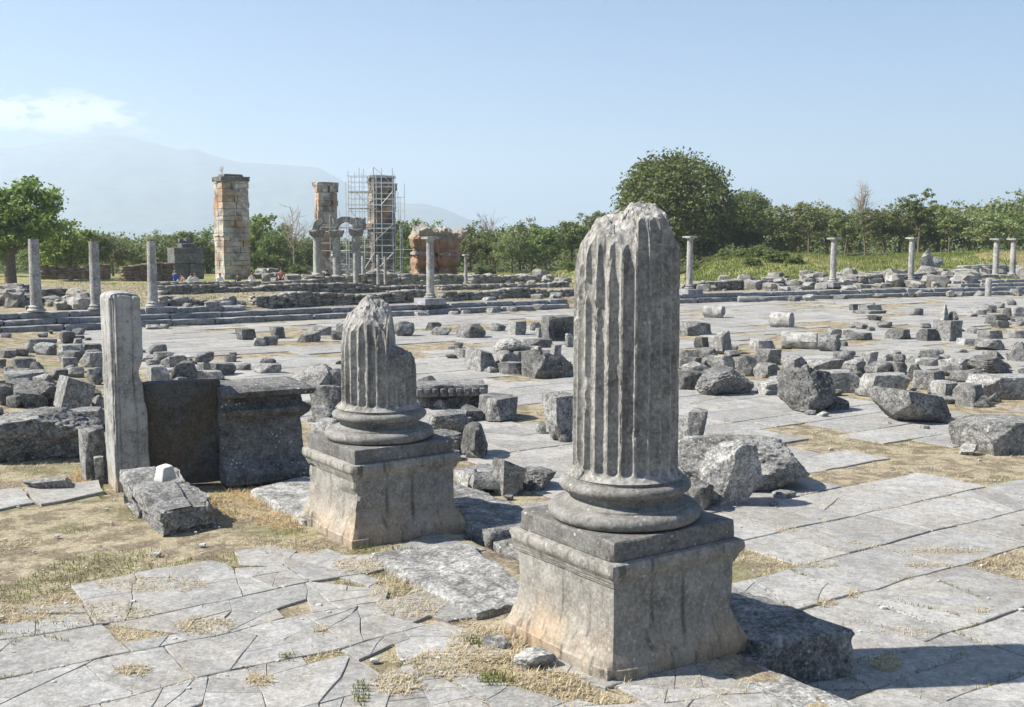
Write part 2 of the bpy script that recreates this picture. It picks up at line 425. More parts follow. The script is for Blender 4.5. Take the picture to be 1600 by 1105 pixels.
def piermat(name, shift, greyness):
    m = NT(name); m.coords(); g = m.new('ShaderNodeNewGeometry'); c = g.outputs['Position']
    a = m.noise(c, .42, 5, .6); b = m.noise(c, 2.2, 6, .65); d = m.noise(c, 9, 5, .7)
    vs = m.new('ShaderNodeVectorMath', operation='ADD'); m.l.new(c, vs.inputs[0]); vs.inputs[1].default_value = (31, 17, shift)
    a2 = m.noise(vs.outputs[0], .6, 5, .62)
    col = m.mix(m.ramp(b, .35, .65), (.33, .295, .245), (.60, .56, .485))
    col = m.mix(m.math('MULTIPLY', m.ramp(m.math('ADD', a, m.math('MULTIPLY', b, .35)), .645, .785), .8), col, m.mix(m.ramp(d, .35, .65), (.24, .11, .045), (.50, .28, .13)))
    col = m.mix(m.math('MULTIPLY', m.ramp(m.math('ADD', a2, m.math('MULTIPLY', d, .3)), .66 - greyness, .80 - greyness), .85), col, (.12, .112, .10))
    hsv = m.new('ShaderNodeHueSaturation'); m.l.new(col, hsv.inputs['Color']); m.l.new(m.math('ADD', .86, m.math('MULTIPLY', m.oi.outputs['Random'], .26)), hsv.inputs['Value'])
    m.l.new(hsv.outputs[0], m.bsdf.inputs['Base Color']); m.bump(m.math('ADD', b, d), .8, .08); return m.m
M['pier'] = piermat('pier_stone_stained', 0, .0); M['pierB'] = piermat('pier_stone_sooty', 40, .12)
M['pier_o'] = stone('pier_rust_stained', (.50, .39, .27), (.30, .19, .115), .1, .6, vary=.35, bump=.8, fine=.35, speck=.4)
M['pier_g'] = stone('pier_grey', (.36, .34, .305), (.13, .12, .105), .15, .7, vary=.35, bump=.8, fine=.35, speck=.4)
M['pierdark'] = stone('pier_cornice', (.20, .19, .17), (.07, .065, .06), .2, .6, vary=.3, bump=.7, fine=.35)

# ------------------------------------------------------------------ ground sheet
def ground_mat():
    m = NT('dry_ground'); g = m.new('ShaderNodeNewGeometry'); c = g.outputs['Position']
    a = m.noise(c, .55, 6, .6); b = m.noise(c, 3.2, 6, .65); d = m.noise(c, 26, 5, .7); e = m.noise(c, .09, 4, .5)
    soil = m.mix(m.ramp(d, .35, .65), (.14, .112, .078), (.26, .215, .15))
    straw = m.mix(m.ramp(d, .35, .65), (.29, .245, .165), (.44, .385, .275))
    green = m.mix(m.ramp(d, .3, .7), (.10, .12, .04), (.21, .215, .085))
    col = m.mix(m.ramp(b, .42, .58), soil, straw)
    col = m.mix(m.math('MULTIPLY', m.ramp(a, .50, .66), .5), col, green); col = m.mix(1.0, col, m.mix(m.ramp(m.noise(c, 70, 5, .75), .33, .66), (.62, .62, .62), (1.3, 1.28, 1.22)), 'MULTIPLY')
    sep = m.new('ShaderNodeSeparateXYZ'); m.l.new(c, sep.inputs[0])
    far = m.ramp(sep.outputs['Y'], 55, 85)
    meadow = m.mix(m.ramp(a, .38, .6), (.16, .17, .055), (.30, .27, .115)); meadow = m.mix(m.ramp(sep.outputs['Y'], 112, 124), meadow, (.09, .10, .04))
    col = m.mix(far, col, meadow)
    m.l.new(col, m.bsdf.inputs['Base Color']); m.bsdf.inputs['Roughness'].default_value = 1
    m.bump(m.math('ADD', d, m.math('MULTIPLY', m.noise(c, 90, 3), .5)), .7, .03)
    return m.m
M['ground'] = ground_mat()
rr = np.concatenate([np.geomspace(1.2, 30, 150), np.geomspace(30.3, 140, 170)[0:], np.geomspace(143, 15000, 60)])
aa = np.concatenate([np.linspace(-40, 40, 240), np.linspace(42, 318, 70)]) * math.pi / 180
RR, AA = np.meshgrid(rr, aa, indexing='ij'); gx, gy = RR * np.sin(AA), RR * np.cos(AA)
gz = zg(gx.ravel(), gy.ravel()) - .018
gz += fbm(np.stack([gx.ravel() * .8, gy.ravel() * .8, gz * 0], 1), 4, 3) * .006 * np.clip(gy.ravel() / 12, 1, 8)
nr, na = RR.shape; i = np.arange(nr - 1)[:, None]; j = np.arange(na)[None, :]; j2 = (j + 1) % na
GF = np.stack([i * na + j, (i + 1) * na + j, (i + 1) * na + j2, i * na + j2], 2).reshape(-1, 4)[:, ::-1]
gv = np.stack([gx.ravel(), gy.ravel(), gz], 1); gv = np.concatenate([gv, [[0, 0, float(zg(0., 0.)) - .035]]])
go = obj('ground', gv, GF.astype(np.int32), M['ground'], smooth=180); tag(go, 'dry grass and bare soil of the ruin field', kind='structure')

# ------------------------------------------------------------------ paving slabs, each cut and cracked
def inpoly(px, py, poly):
    c = False; n = len(poly)
    for a in range(n):
        x1, y1 = poly[a]; x2, y2 = poly[a - 1]
        if (y1 > py) != (y2 > py) and px < (x2 - x1) * (py - y1) / (y2 - y1) + x1: c = not c
    return c
def clip(poly, p, nrm):
    out = []
    for a in range(len(poly)):
        A, B = poly[a], poly[(a + 1) % len(poly)]
        da, db = float(np.dot(A - p, nrm)), float(np.dot(B - p, nrm))
        if da <= 0: out.append(A)
        if (da < 0 < db) or (db < 0 < da): out.append(A + (B - A) * da / (da - db))
    return out
def area(poly):
    q = np.array(poly); x, y = q[:, 0], q[:, 1]
    return .5 * abs(np.dot(x, np.roll(y, -1)) - np.dot(y, np.roll(x, -1)))
def crack(poly, depth, r, gap, minarea):
    if depth <= 0 or area(poly) < minarea: return [poly]
    q = np.array(poly); c = q.mean(axis=0) + r.normal(size=2) * .18 * math.sqrt(area(poly))
    L = q.max(axis=0) - q.min(axis=0); base = math.pi / 2 if L[1] > L[0] * 1.3 else (0 if L[0] > L[1] * 1.3 else r.uniform(0, math.pi))
    a = base + r.normal() * .55; nrm = np.array([math.cos(a), math.sin(a)])
    g = gap * r.uniform(.4, 1.6)
    A = clip(poly, c - nrm * g / 2, nrm); B = clip(poly, c + nrm * g / 2, -nrm); out = []
    for Q in (A, B):
        if len(Q) > 2 and area(Q) > .008: out += crack(Q, depth - 1 - (r.random() < .3), r, gap, minarea)
    return out
def slab_mesh(poly, zt, r, thick=.12, sub=.22, wob=.035, tilt=.0025):
    """one flat stone over a polygon given in metres along (v,u): worn, slightly uneven edge"""
    pts = []
    for a in range(len(poly)):
        A, B = poly[a], poly[(a + 1) % len(poly)]; L = np.linalg.norm(B - A); k = max(1, int(L / sub))
        for q in range(k): pts.append(A + (B - A) * q / k)
    q = np.array(pts)
    n3 = np.concatenate([q * 2.2, np.zeros((len(q), 1))], 1)
    q = q + np.stack([fbm(n3, 3, 11), fbm(n3 + 40, 3, 12)], 1) * wob
    c = q.mean(axis=0); d = q - c; L = np.linalg.norm(d, axis=1, keepdims=True) + 1e-6
    inn = c + d * (1 - np.minimum(.006 / L, .3)); tx, ty = r.normal(size=2) * tilt
    def lift(p, z): return np.concatenate([st_arr(p), (z + (p - c) @ np.array([tx, ty]))[:, None]], 1)
    n = len(q); zr = zt + fbm(n3 * 2 + 9, 2, 4) * .003
    Vt = np.concatenate([lift(q, np.full(n, zt - thick)), lift(q, zr - .006), lift(inn, zr)])
    F = []
    for a in range(n):
        b = (a + 1) % n; F.append((a, b, n + b, n + a)); F.append((n + a, n + b, 2 * n + b, 2 * n + a))
    F.append(tuple(range(2 * n, 3 * n)))
    return Vt, F
def st_arr(p): return P0 + p[:, :1] * V + p[:, 1:2] * U
OCC = {}                                                   # where stones lie, for the grass
def occ_add(poly):
    q = np.array(poly); a = np.floor(q.min(axis=0) / .04).astype(int); b = np.ceil(q.max(axis=0) / .04).astype(int)
    X, Y = np.meshgrid(np.arange(a[0], b[0] + 1), np.arange(a[1], b[1] + 1), indexing='ij'); pts = np.stack([X.ravel(), Y.ravel()], 1) * .04
    s = np.ones(len(pts), bool); ar = 0
    for k in range(len(q)):
        A, B = q[k], q[(k + 1) % len(q)]; ar += A[0] * B[1] - A[1] * B[0]
    sg = 1 if ar > 0 else -1
    for k in range(len(q)):
        A, B = q[k], q[(k + 1) % len(q)]; e = B - A; s &= sg * (e[0] * (pts[:, 1] - A[1]) - e[1] * (pts[:, 0] - A[0])) > 0
    for x, y in pts[s]: OCC[(int(round(x / .04)), int(round(y / .04)))] = 1

SOIL = [[(-300, 1030), (0, 968), (120, 925), (235, 884), (350, 858), (470, 846), (560, 862), (640, 700), (640, 520), (-300, 520)],
        [(545, 862), (590, 868), (745, 970), (800, 985), (870, 1050), (960, 1088), (930, 1105), (800, 1060), (745, 1020), (715, 985), (610, 915)]]
GRASSP = [[(1174, 664), (1290, 668), (1411, 700), (1400, 712), (1290, 716), (1240, 690)], [(1290, 748), (1420, 714), (1640, 700), (1640, 732), (1480, 756), (1390, 755)],
          [(1311, 608), (1385, 610), (1390, 662), (1330, 650)], [(1385, 596), (1640, 600), (1640, 690), (1520, 690), (1500, 640), (1400, 640)],
          [(801, 617), (849, 619), (849, 632), (801, 630)], [(805, 637), (848, 637), (847, 660), (805, 660)], [(720, 560), (800, 562), (800, 584), (720, 582)],
          [(650, 534), (730, 534), (730, 547), (650, 547)], [(960, 560), (1240, 520), (1240, 560), (1100, 600)], [(-100, 520), (110, 520), (160, 640), (-100, 640)]]
def slabs(s0, s1, t0, t1, seed, level, crack_p, keep):
    r = np.random.default_rng(seed); out = []; t = t0
    while t < t1:
        w = r.uniform(.70, 1.08); s = s0 + (r.uniform(-1, 0) if s0 < 0 else 0)
        while s < s1:
            L = r.uniform(.75, 1.75); g = r.uniform(.002, .008) if level > -.1 else r.uniform(.005, .016)
            poly = [np.array(q) for q in ((s + g, t + g), (s + L - g, t + g), (s + L - g, t + w - g), (s + g, t + w - g))]
            x, y = st(s + L / 2, t + w / 2)
            if y > 2.5:
                px, py = pix(x, y, level)
                k = keep(px, py, x, y, r)
                if k:
                    if r.random() < crack_p(px, py): ps = crack(poly, (r.integers(3, 7) if level > -.1 else r.integers(1, 3)) if py > 760 else 1, r, .0035, .06)
                    else: ps = [poly]
                    for p in ps:
                        if len(ps) > 2 and r.random() < .04: continue
                        if level > -.1:
                            x2, y2 = st(*np.array(p).mean(axis=0))
                            if not keep_piece(*pix(x2, y2, level), r): continue
                        out.append((p, level + r.normal() * (.0012 if level > -.1 else .004)))
            s += L
        t += w
    return out
def keep_portico(px, py, x, y, r):
    if not (-160 < px < 1760 and 600 < py < 1300): return False
    s, t = to_st(x, y)
    if s > -.35: return False
    return True
def keep_piece(px, py, r):
    for q in SOIL:
        if inpoly(px, py, q): return False
    if inpoly(px, py - 40, SOIL[0]): return r.random() < .75
    return True
def keep_forum(px, py, x, y, r):
    if not (-200 < px < 1800 and 380 < py < 1300): return False
    s, t = to_st(x, y)
    if y > step_y(x) - .6: return False
    if s < (1.5 if t < 5 else 2.4): return False
    for q in GRASSP:
        if inpoly(px, py, q): return r.random() < .04
    c = float(fbm(np.array([[s * .22, t * .45, 3.]]), 3, 91)[0])
    if px > 1060 and 486 < py < 600: return c < .12 or r.random() < .25
    if py < 640: return c < .42 or r.random() < .2
    return r.random() < .975
pv = tag(empty('forum_pavement', (*st(6, 2), -.3)), 'worn grey marble paving of the open forum', kind='structure')
pp = tag(empty('portico_pavement', (*st(-2, -1), 0)), 'cracked grey paving in front of the columns', kind='structure')
def add_slabs(lst, parent, seed, limit, wob, keepname):
    r = np.random.default_rng(seed); seen = []
    for p, z in lst:
        c = np.array(p).mean(axis=0); x, y = st(*c); px, py = pix(x, y, z)
        vis = (-60 < px < 1660 and 370 < py < 1180)
        seen.append((area(p) / max(y, 1) ** 3 * (1 if vis else 1e-6), p, z, y))
    seen.sort(key=lambda q: -q[0]); rest = []
    off = np.array(parent.location)
    for k, (a, p, z, y) in enumerate(seen):
        near = y < 16
        Vt, F = slab_mesh(p, z, r, sub=.16 if near else .6, wob=wob if near else .01)
        if y < 24: occ_add(p)
        if k < limit:
            c = Vt.mean(axis=0); o = obj('paving_slab', Vt - c, F, M['slab'], parent, smooth=0); o.location = c - off
        else: rest.append((Vt, F))
    if rest:
        vs, fs, n = [], [], 0
        for v, f in rest:
            vs.append(v); fs += [tuple(q + n for q in ff) for ff in f]; n += len(v)
        o = obj(keepname, np.concatenate(vs) - off, fs, M['slab'], parent, smooth=0); tag(o, kind='stuff')
FOR = slabs(1.46, 85, -9, 62, 21, -.30, lambda px, py: .38 if py > 600 else .05, keep_forum)
FOR += slabs(.54, 1.40, -9, -1.0, 23, -.30, lambda px, py: .8, lambda px, py, x, y, r: True)
POR = slabs(-9, -.35, -7, 12, 22, 0.0, lambda px, py: 1.0, keep_portico)
def px_slab(pts, z): return [np.array(to_st(*G(a, b, z))) for a, b in pts]
POR += [(px_slab([(-60, 772), (30, 762), (52, 786), (-60, 804)], .01), .01), (px_slab([(36, 762), (150, 752), (166, 768), (60, 790)], .01), .015),
        (px_slab([(366, 862), (420, 851), (462, 862), (440, 884), (372, 884)], 0), .0), (px_slab([(475, 872), (512, 858), (535, 866), (500, 884)], 0), .0),
        (px_slab([(300, 895), (345, 884), (372, 904), (310, 912)], 0), .0)]
add_slabs(FOR, pv, 5, 300, .03, 'distant_paving')
add_slabs(POR, pp, 6, 300, .05, 'small_paving')

# ------------------------------------------------------------------ grass and straw
def blades(name, pts, hgt, wid, mat, label, lay=.6, seed=1):
    r = np.random.default_rng(seed); n = len(pts); pts = np.asarray(pts, float)
    a = r.uniform(0, 2 * math.pi, n); tl = np.clip(r.normal(lay, .35, n), .02, 1.45); L = hgt * r.uniform(.4, 1.4, n)
    d = np.stack([np.cos(a) * np.sin(tl), np.sin(a) * np.sin(tl), np.cos(tl)], 1); sd = np.stack([-np.sin(a), np.cos(a), 0 * a], 1)
    w = (wid * r.uniform(.6, 1.4, n))[:, None]
    mid = pts + d * (L * .55)[:, None]; tip = pts + d * L[:, None]; tip[:, 2] -= L * .25 * np.sin(tl); tip[:, 2] = np.maximum(tip[:, 2], pts[:, 2] + .004)
    Vt = np.stack([pts - sd * w / 2, pts + sd * w / 2, mid + sd * w * .4, mid - sd * w * .4, tip], 1).reshape(-1, 3)
    b = np.arange(n)[:, None] * 5
    F = np.concatenate([b + np.array([[0, 1, 2]]), b + np.array([[0, 2, 3]]), b + np.array([[3, 2, 4]])]).astype(np.int32)
    o = obj(name, Vt, F, mat, smooth=0); tag(o, label, 'grass', kind='stuff'); return o
M['straw'] = leafmat('dry_straw', (.46, .385, .225), (.68, .60, .42), .3)
M['rust'] = leafmat('russet_grass', (.36, .22, .10), (.56, .42, .22), .3)
M['green'] = leafmat('short_green_grass', (.11, .15, .03), (.27, .27, .08), .35)
rg = np.random.default_rng(31)
def free(x, y):
    s, t = to_st(x, y); return (int(round(s / .04)), int(round(t / .04))) not in OCC
straw_p, green_p, rust_p = [], [], []
nn = 150000
ppx = rg.uniform(-40, 1640, nn); ppy = 470 + 660 * rg.power(1.35, nn)
for a, b in zip(ppx, ppy):
    x, y = G(a, b, 0)
    z = float(0 if to_st(x, y)[0] < .5 and to_st(x, y)[1] < 6 else -.3)
    if z: x, y = G(a, b, z)
    if y > step_y(x) - .5: continue
    if y < 24 and not free(x, y): continue
    s, t = to_st(x, y)
    if -.7 < s < 1.45 and -2.6 < t < 6: continue
    if y >= 24 and not any(inpoly(a, b, q) for q in GRASSP) and rg.random() < .75: continue
    straw_p.append((x, y))
sp2 = np.array(straw_p); nsel = fbm(np.concatenate([sp2 * .55, np.zeros((len(sp2), 1))], 1), 4, 77)
zz = zg(sp2[:, 0], sp2[:, 1]) - .015
bare = (fbm(np.concatenate([sp2 * 1.1, np.ones((len(sp2), 1))], 1), 3, 78) < -.12)
sp3 = np.concatenate([sp2, zz[:, None]], 1)
gsel = (nsel > .34)
def tuft(lst, out, dens=1.0):
    for px, py, rx, ry, n in lst:
        for _ in range(int(n * dens)):
            a, q = rg.uniform(0, 2 * math.pi), math.sqrt(rg.random()); X, Y, Z = place(px + rx * q * math.cos(a), py + ry * q * math.sin(a)); out.append((X, Y, Z))
TS, TG, TR = [], [], []
tuft([(320, 980, 48, 14, 500), (206, 1050, 26, 9, 260), (405, 1065, 22, 9, 220), (500, 985, 12, 6, 60), (760, 1010, 60, 28, 1400), (700, 1040, 60, 22, 900), (640, 930, 60, 40, 1100), (560, 885, 40, 12, 500),
      (850, 1065, 60, 14, 700), (1415, 990, 60, 8, 120), (1000, 560, 100, 6, 10), (620, 1070, 40, 18, 500), (120, 960, 120, 16, 700), (240, 915, 90, 12, 500), (430, 850, 60, 10, 300)], TS)
tuft([(1330, 850, 14, 5, 90), (1225, 830, 22, 4, 120), (1330, 928, 14, 6, 140), (1535, 957, 14, 5, 110), (1290, 944, 16, 5, 120), (1560, 878, 40, 6, 320), (1480, 862, 60, 4, 260), (1385, 1040, 24, 12, 500), (1450, 885, 40, 3, 160), (1270, 885, 40, 3, 160)], TS)
tuft([(775, 1065, 30, 10, 260), (745, 1005, 20, 8, 180), (600, 862, 60, 6, 300), (565, 1085, 14, 20, 160), (715, 720, 12, 5, 60), (1160, 615, 20, 4, 120), (450, 1030, 14, 5, 50), (158, 772, 5, 10, 120), (560, 590, 6, 4, 20), (1250, 640, 10, 6, 60), (1560, 578, 20, 5, 160), (60, 640, 16, 5, 120)], TG)
tuft([(370, 790, 55, 26, 900), (400, 775, 50, 14, 450), (320, 785, 20, 10, 200), (130, 745, 18, 12, 500), (440, 815, 40, 14, 500)], TR)
JS, JG = [], []                                            # tufts rooted in the joints
for p, z in FOR + POR:
    c = np.array(p).mean(axis=0); y = st(*c)[1]
    if y > 26: continue
    for a in range(len(p)):
        A, B = p[a], p[(a + 1) % len(p)]; L = np.linalg.norm(B - A); n = int(L * (70 if y < 16 else 30)); q = A + (B - A) * rg.random((n, 1)) + rg.normal(size=(n, 2)) * .014
        if not n: continue
        w = fbm(np.concatenate([q * .8, np.full((n, 1), 2.)], 1), 3, 41); w2 = fbm(np.concatenate([q * .5, np.full((n, 1), 7.)], 1), 2, 43)
        for k in np.nonzero(w > .22)[0]:
            X, Y = st(*q[k]); (JG if w2[k] > .25 else JS).append((X, Y, z - .012))
blades('dry_grass', np.concatenate([sp3[~gsel & ~bare], np.array(TS), np.array(JS)]), .055, .0055, M['straw'], 'flattened straw coloured grass between the paving stones', 1.15, 2)
blades('green_grass', np.concatenate([sp3[gsel & ~bare], np.array(TG), np.array(JG)]), .04, .006, M['green'], 'short green grass in patches between the paving', .6, 3)
blades('russet_grass', np.array(TR), .065, .006, M['rust'], 'russet dead grass beside the fallen moulded block', 1.1, 4)

M['clean'] = stone('clean_marble', (.62, .61, .58), (.46, .45, .42), 0, .1, vary=.2, bump=.2)
rp = np.random.default_rng(90); Tp, Fp = cube(2, 2, 2); Sp = Tp / np.linalg.norm(Tp, axis=1, keepdims=True); pe = []
for _ in range(800):
    a, b = rp.uniform(-20, 1620), 560 + 540 * rp.power(1.2); x, y, z = place(a, b)
    s_, t_ = to_st(x, y)
    if y > 22 or (-.7 < s_ < 1.45 and -2.7 < t_ < 5) or (not free(x, y) and rp.random() < .8): continue
    q = rp.uniform(.005, .014) * (2.0 if rp.random() < .08 else 1); pe.append(((Tp * .3 + Sp * .8 + rp.normal(size=Tp.shape) * .12) * q * np.array([1.2, 1, .6]) + np.array([x, y, z + q * .2]), Fp))
Vp, Fp2 = join(pe); tag(obj('pebbles', Vp, Fp2.astype(np.int32), M['clean'], smooth=40), 'small pebbles and stone chips strewn over the ground', 'pebbles', kind='stuff')
# ------------------------------------------------------------------ mountain and the hazy air
RID = [(-700, 300), (-400, 262), (-150, 240), (0, 233), (40, 231), (100, 221), (150, 213), (185, 210), (215, 216), (250, 224), (290, 235), (310, 232), (340, 243), (380, 254), (440, 257), (500, 262), (530, 279), (560, 296), (600, 312), (640, 319), (662, 318), (690, 325), (720, 338), (750, 349), (790, 362), (850, 374), (1000, 376)]
rx_ = np.array([q[0] for q in RID], float); ry_ = np.array([q[1] for q in RID], float)
na_, nd_ = 260, 60
pxs = np.linspace(-700, 1000, na_); crest = np.array([zat(q, 6000.) for q in np.interp(pxs, rx_, ry_)])
ds = np.linspace(3800, 8200, nd_); DD, PX = np.meshgrid(ds, pxs, indexing='ij'); CR = np.broadcast_to(crest, DD.shape)
prof = np.where(DD < 6000, sstep(3800, 6050, DD), 1 - .8 * sstep(6000, 8200, DD))
mx_ = (PX - 800) / FPX * DD; my_ = DD
mz = -5 + (CR + 5) * prof + fbm(np.stack([mx_.ravel() / 420, my_.ravel() / 420, my_.ravel() * 0], 1), 5, 9).reshape(DD.shape) * 45 * prof * (1 - prof) * 4 * np.clip(CR / 200, 0, 1)
i = np.arange(nd_ - 1)[:, None]; j = np.arange(na_ - 1)[None, :]
MF = np.stack([i * na_ + j, i * na_ + j + 1, (i + 1) * na_ + j + 1, (i + 1) * na_ + j], 2).reshape(-1, 4).astype(np.int32)
M['mount'] = plain('wooded_mountain', (.10, .115, .08), .95, var=.4, scale=.01)
mo = obj('mountain', np.stack([mx_.ravel(), my_.ravel(), mz.ravel()], 1), MF, M['mount'], smooth=180); tag(mo, 'long faint mountain ridge fading into haze', kind='structure')
HZ = np.array([[x, y, z] for x in (-9500, 9500) for y in (-600, 9000) for z in (-7.5, 575)], float)
hz = obj('haze', HZ, [(0, 1, 3, 2), (4, 6, 7, 5), (0, 4, 5, 1), (2, 3, 7, 6), (0, 2, 6, 4), (1, 5, 7, 3)], bpy.data.materials.new('hazy_air'), smooth=0)
tag(hz, 'pale blue summer haze filling the air', 'haze', kind='stuff')
hm = hz.data.materials[0]; hm.use_nodes = True; hn, hl = hm.node_tree.nodes, hm.node_tree.links; hn.clear()
ho = hn.new('ShaderNodeOutputMaterial'); pvn = hn.new('ShaderNodeVolumePrincipled'); pvn.inputs['Density'].default_value = .0003
pvn.inputs['Color'].default_value = (.77, .885, 1.0, 1); pvn.inputs['Anisotropy'].default_value = .25
hl.new(pvn.outputs[0], ho.inputs['Volume'])

# ------------------------------------------------------------------ the two fluted columns on pedestals
def square_np(prof, n=18, seed=0, chip=.03, rough=.006, dmg=None):
    """square moulded block: profile [(half width, z)] swept round a square, closed top and bottom"""
    prof = np.array(prof, float); m = len(prof); k = 4 * n
    u = np.linspace(-1, 1, n, endpoint=False)
    ring = np.concatenate([np.stack([u, -np.ones(n)], 1), np.stack([np.ones(n), u], 1), np.stack([-u, np.ones(n)], 1), np.stack([-np.ones(n), -u], 1)])
    Vt = np.concatenate([np.concatenate([ring * h, np.full((k, 1), z)], 1) for h, z in prof]); W = np.concatenate([ring] * m)
    i = np.arange(m - 1)[:, None]; j = np.arange(k)[None, :]; j2 = (j + 1) % k
    F = np.stack([i * k + j, i * k + j2, (i + 1) * k + j2, (i + 1) * k + j], 2).reshape(-1, 4)
    # rounded and broken vertical arrises
    e = np.min(np.stack([1 - np.abs(W[:, 0]), 1 - np.abs(W[:, 1])], 1), 1); oth = np.max(np.stack([1 - np.abs(W[:, 0]), 1 - np.abs(W[:, 1])], 1), 1)
    hw = np.repeat(prof[:, 0], k); dist = oth * hw
    kk = chip * np.clip(.35 + 1.5 * fbm(Vt * 3.1 + seed, 3, seed), .12, 2.5); w = np.clip(1 - dist / kk, 0, 1) ** 2
    Vt[:, :2] -= W * (w * kk * .45)[:, None]
    # chips out of projecting mouldings
    c = np.clip(fbm(Vt * 4.5 + seed * 2, 4, seed + 2) - .50, 0, 1); Vt[:, :2] -= W * (c * .045)[:, None]
    Vt += fbm(Vt * 8 + seed, 4, seed + 4)[:, None] * rough * np.concatenate([W, 0 * W[:, :1]], 1)
    if dmg: Vt = dmg(Vt, W)
    top = len(Vt); caps_v, caps_f = [], []
    for base, z, flip in ((0, prof[0, 1], True), ((m - 1) * k, prof[-1, 1], False)):
        c0 = len(Vt) + len(caps_v); caps_v.append((0, 0, z))
        for a in range(0, k, 2):
            q = (base + a, base + a + 1, base + (a + 2) % k, c0); caps_f.append(q[::-1] if flip else q)
    return np.concatenate([Vt, caps_v]), np.concatenate([F, np.array(caps_f)]).astype(np.int32)
def dens(prof, step):
    out = [prof[0]]
    for a, b in zip(prof[:-1], prof[1:]):
        L = math.hypot(b[0] - a[0], b[1] - a[1]); n = max(1, int(L / step))
        out += [(a[0] + (b[0] - a[0]) * q / n, a[1] + (b[1] - a[1]) * q / n) for q in range(1, n + 1)]
    return out
def shaft_np(R, z0, sil, dip, seed, rows=150, per=14, nfl=24):
    """fluted drum broken at the top: sil = [(x/R, z)] outline of the break across the view"""
    K = nfl * per; th = np.arange(K) / K * 2 * math.pi
    ph = ((th * nfl / (2 * math.pi)) % 1) - .5; wv = .84
    prof = np.where(np.abs(ph) < wv / 2, np.sqrt(np.clip(1 - (2 * ph / wv) ** 2, 0, 1)), 0)
    cx, cy = np.cos(th), np.sin(th)
    ca, sa = math.cos(YAW), math.sin(YAW)
    def top(xl, yl):                                         # local -> across / along the view
        xr = (ca * xl - sa * yl) / R; yr = (sa * xl + ca * yl) / R
        z = np.interp(xr, [q[0] for q in sil], [q[1] for q in sil]) - dip(xr, yr)
        P = np.stack([xl * 7, yl * 7, xl * 0 + seed], 1)
        f1 = fbm(P * .7, 2, seed); f2 = np.abs(fbm(P * 1.6, 3, seed + 4)); f3 = fbm(P * 5.5, 3, seed + 6)
        return z + np.round(f1 * 3 + .15 * f3) / 3 * .035 - f2 * .035 + f3 * .007
    zt = top(cx * R * .985, cy * R * .985)
    q = np.concatenate([np.linspace(0, .09, 14)[:-1], np.linspace(.09, 1, rows)])
    Z = z0 + (zt[None, :] - z0) * q[:, None]
    zs = z0 + .03; half = wv * math.pi * R / nfl
    start = zs + half * (1 - prof)                           # rounded lower end of every flute
    f = prof[None, :] * sstep(0, .022, Z - start[None, :])
    flare = .038 * np.clip(1 - (Z - z0) / .055, 0, 1) ** 2
    taper = 1 - .012 * (Z - z0)
    r = (R + flare) * taper - .040 * f
    P3 = np.stack([np.broadcast_to(cx * 9, Z.shape).ravel(), np.broadcast_to(cy * 9, Z.shape).ravel(), (Z * 9 * .8).ravel()], 1)
    ridge = (1 - prof[None, :]) ** 2
    ch = np.clip(fbm(P3 * .9 + seed, 4, seed + 1) - .40, 0, 1).reshape(Z.shape)
    r -= ridge * ch * .028                                    # chipped fillets
    near = np.clip(1 - (zt[None, :] - Z) / .18, 0, 1)
    er = np.clip(fbm(P3 * .45 + seed, 4, seed + 2).reshape(Z.shape) + .25, 0, 1.2)
    r -= near ** 2 * er * .030 * (.25 + ridge)
    r = r * (1 - near ** 4 * .015)
    r += fbm(P3 * 2.7, 3, seed + 3).reshape(Z.shape) * .0022
    Vt = np.stack([r * cx, r * cy, Z], 2)
    cap = []
    nc = 48
    for c in range(1, nc):
        k = 1 - c / nc; w_ = min(1, c / 6); rc = r[-1] * (1 - w_) + r[-1].mean() * w_; x, y = rc * cx * k, rc * cy * k; b = min(1, c / 5)
        z = top(x, y)
        cap.append(np.stack([x, y, z], 1))
    Vt = np.concatenate([Vt.reshape(-1, 3), np.concatenate(cap)]); m = len(q) + nc - 1
    i = np.arange(m - 1)[:, None]; j = np.arange(K)[None, :]; j2 = (j + 1) % K
    F = np.stack([i * K + j, i * K + j2, (i + 1) * K + j2, (i + 1) * K + j], 2).reshape(-1, 4)
    c0 = len(Vt); Vt = np.concatenate([Vt, [Vt[-K:].mean(axis=0)]])
    b = (m - 1) * K; F = np.concatenate([F, np.array([(b + a, b + a + 1, b + (a + 2) % K, c0) for a in range(0, K, 2)])])
    return Vt, F.astype(np.int32)
PEDP = dens([(.612, -.04), (.617, 0), (.617, .070), (.606, .078), (.600, .095), (.588, .125), (.566, .170), (.548, .215), (.537, .262), (.530, .30), (.530, .595), (.541, .598), (.541, .612), (.549, .614), (.551, .630), (.558, .634),
             (.562, .652), (.574, .668), (.586, .684), (.590, .700), (.589, .728), (.580, .752), (.560, .757)], .035)
PLIP = dens([(.530, .757), (.535, .765), (.536, .878), (.530, .8885)], .03)
def arc(r0, z0, r1, z1, bul, n=9):
    return [(r0 + (r1 - r0) * q / n + bul * math.sin(math.pi * q / n), z0 + (z1 - z0) * q / n) for q in range(n + 1)]
def roll(r0, z0, z1, bul, n=12): return [(r0 + bul * math.sqrt(max(0, 1 - (2 * q / n - 1) ** 2)), z0 + (z1 - z0) * q / n) for q in range(n + 1)]
BASP = [(.40, .889)] + roll(.480, .889, .990, .054, 14) + [(.448, .994), (.446, 1.006)] + arc(.440, 1.007, .400, 1.070, -.034, 8) + [(.418, 1.072), (.418, 1.083)] + roll(.414, 1.084, 1.163, .046, 12) + [(.398, 1.165), (.398, 1.190), (.36, 1.192)]
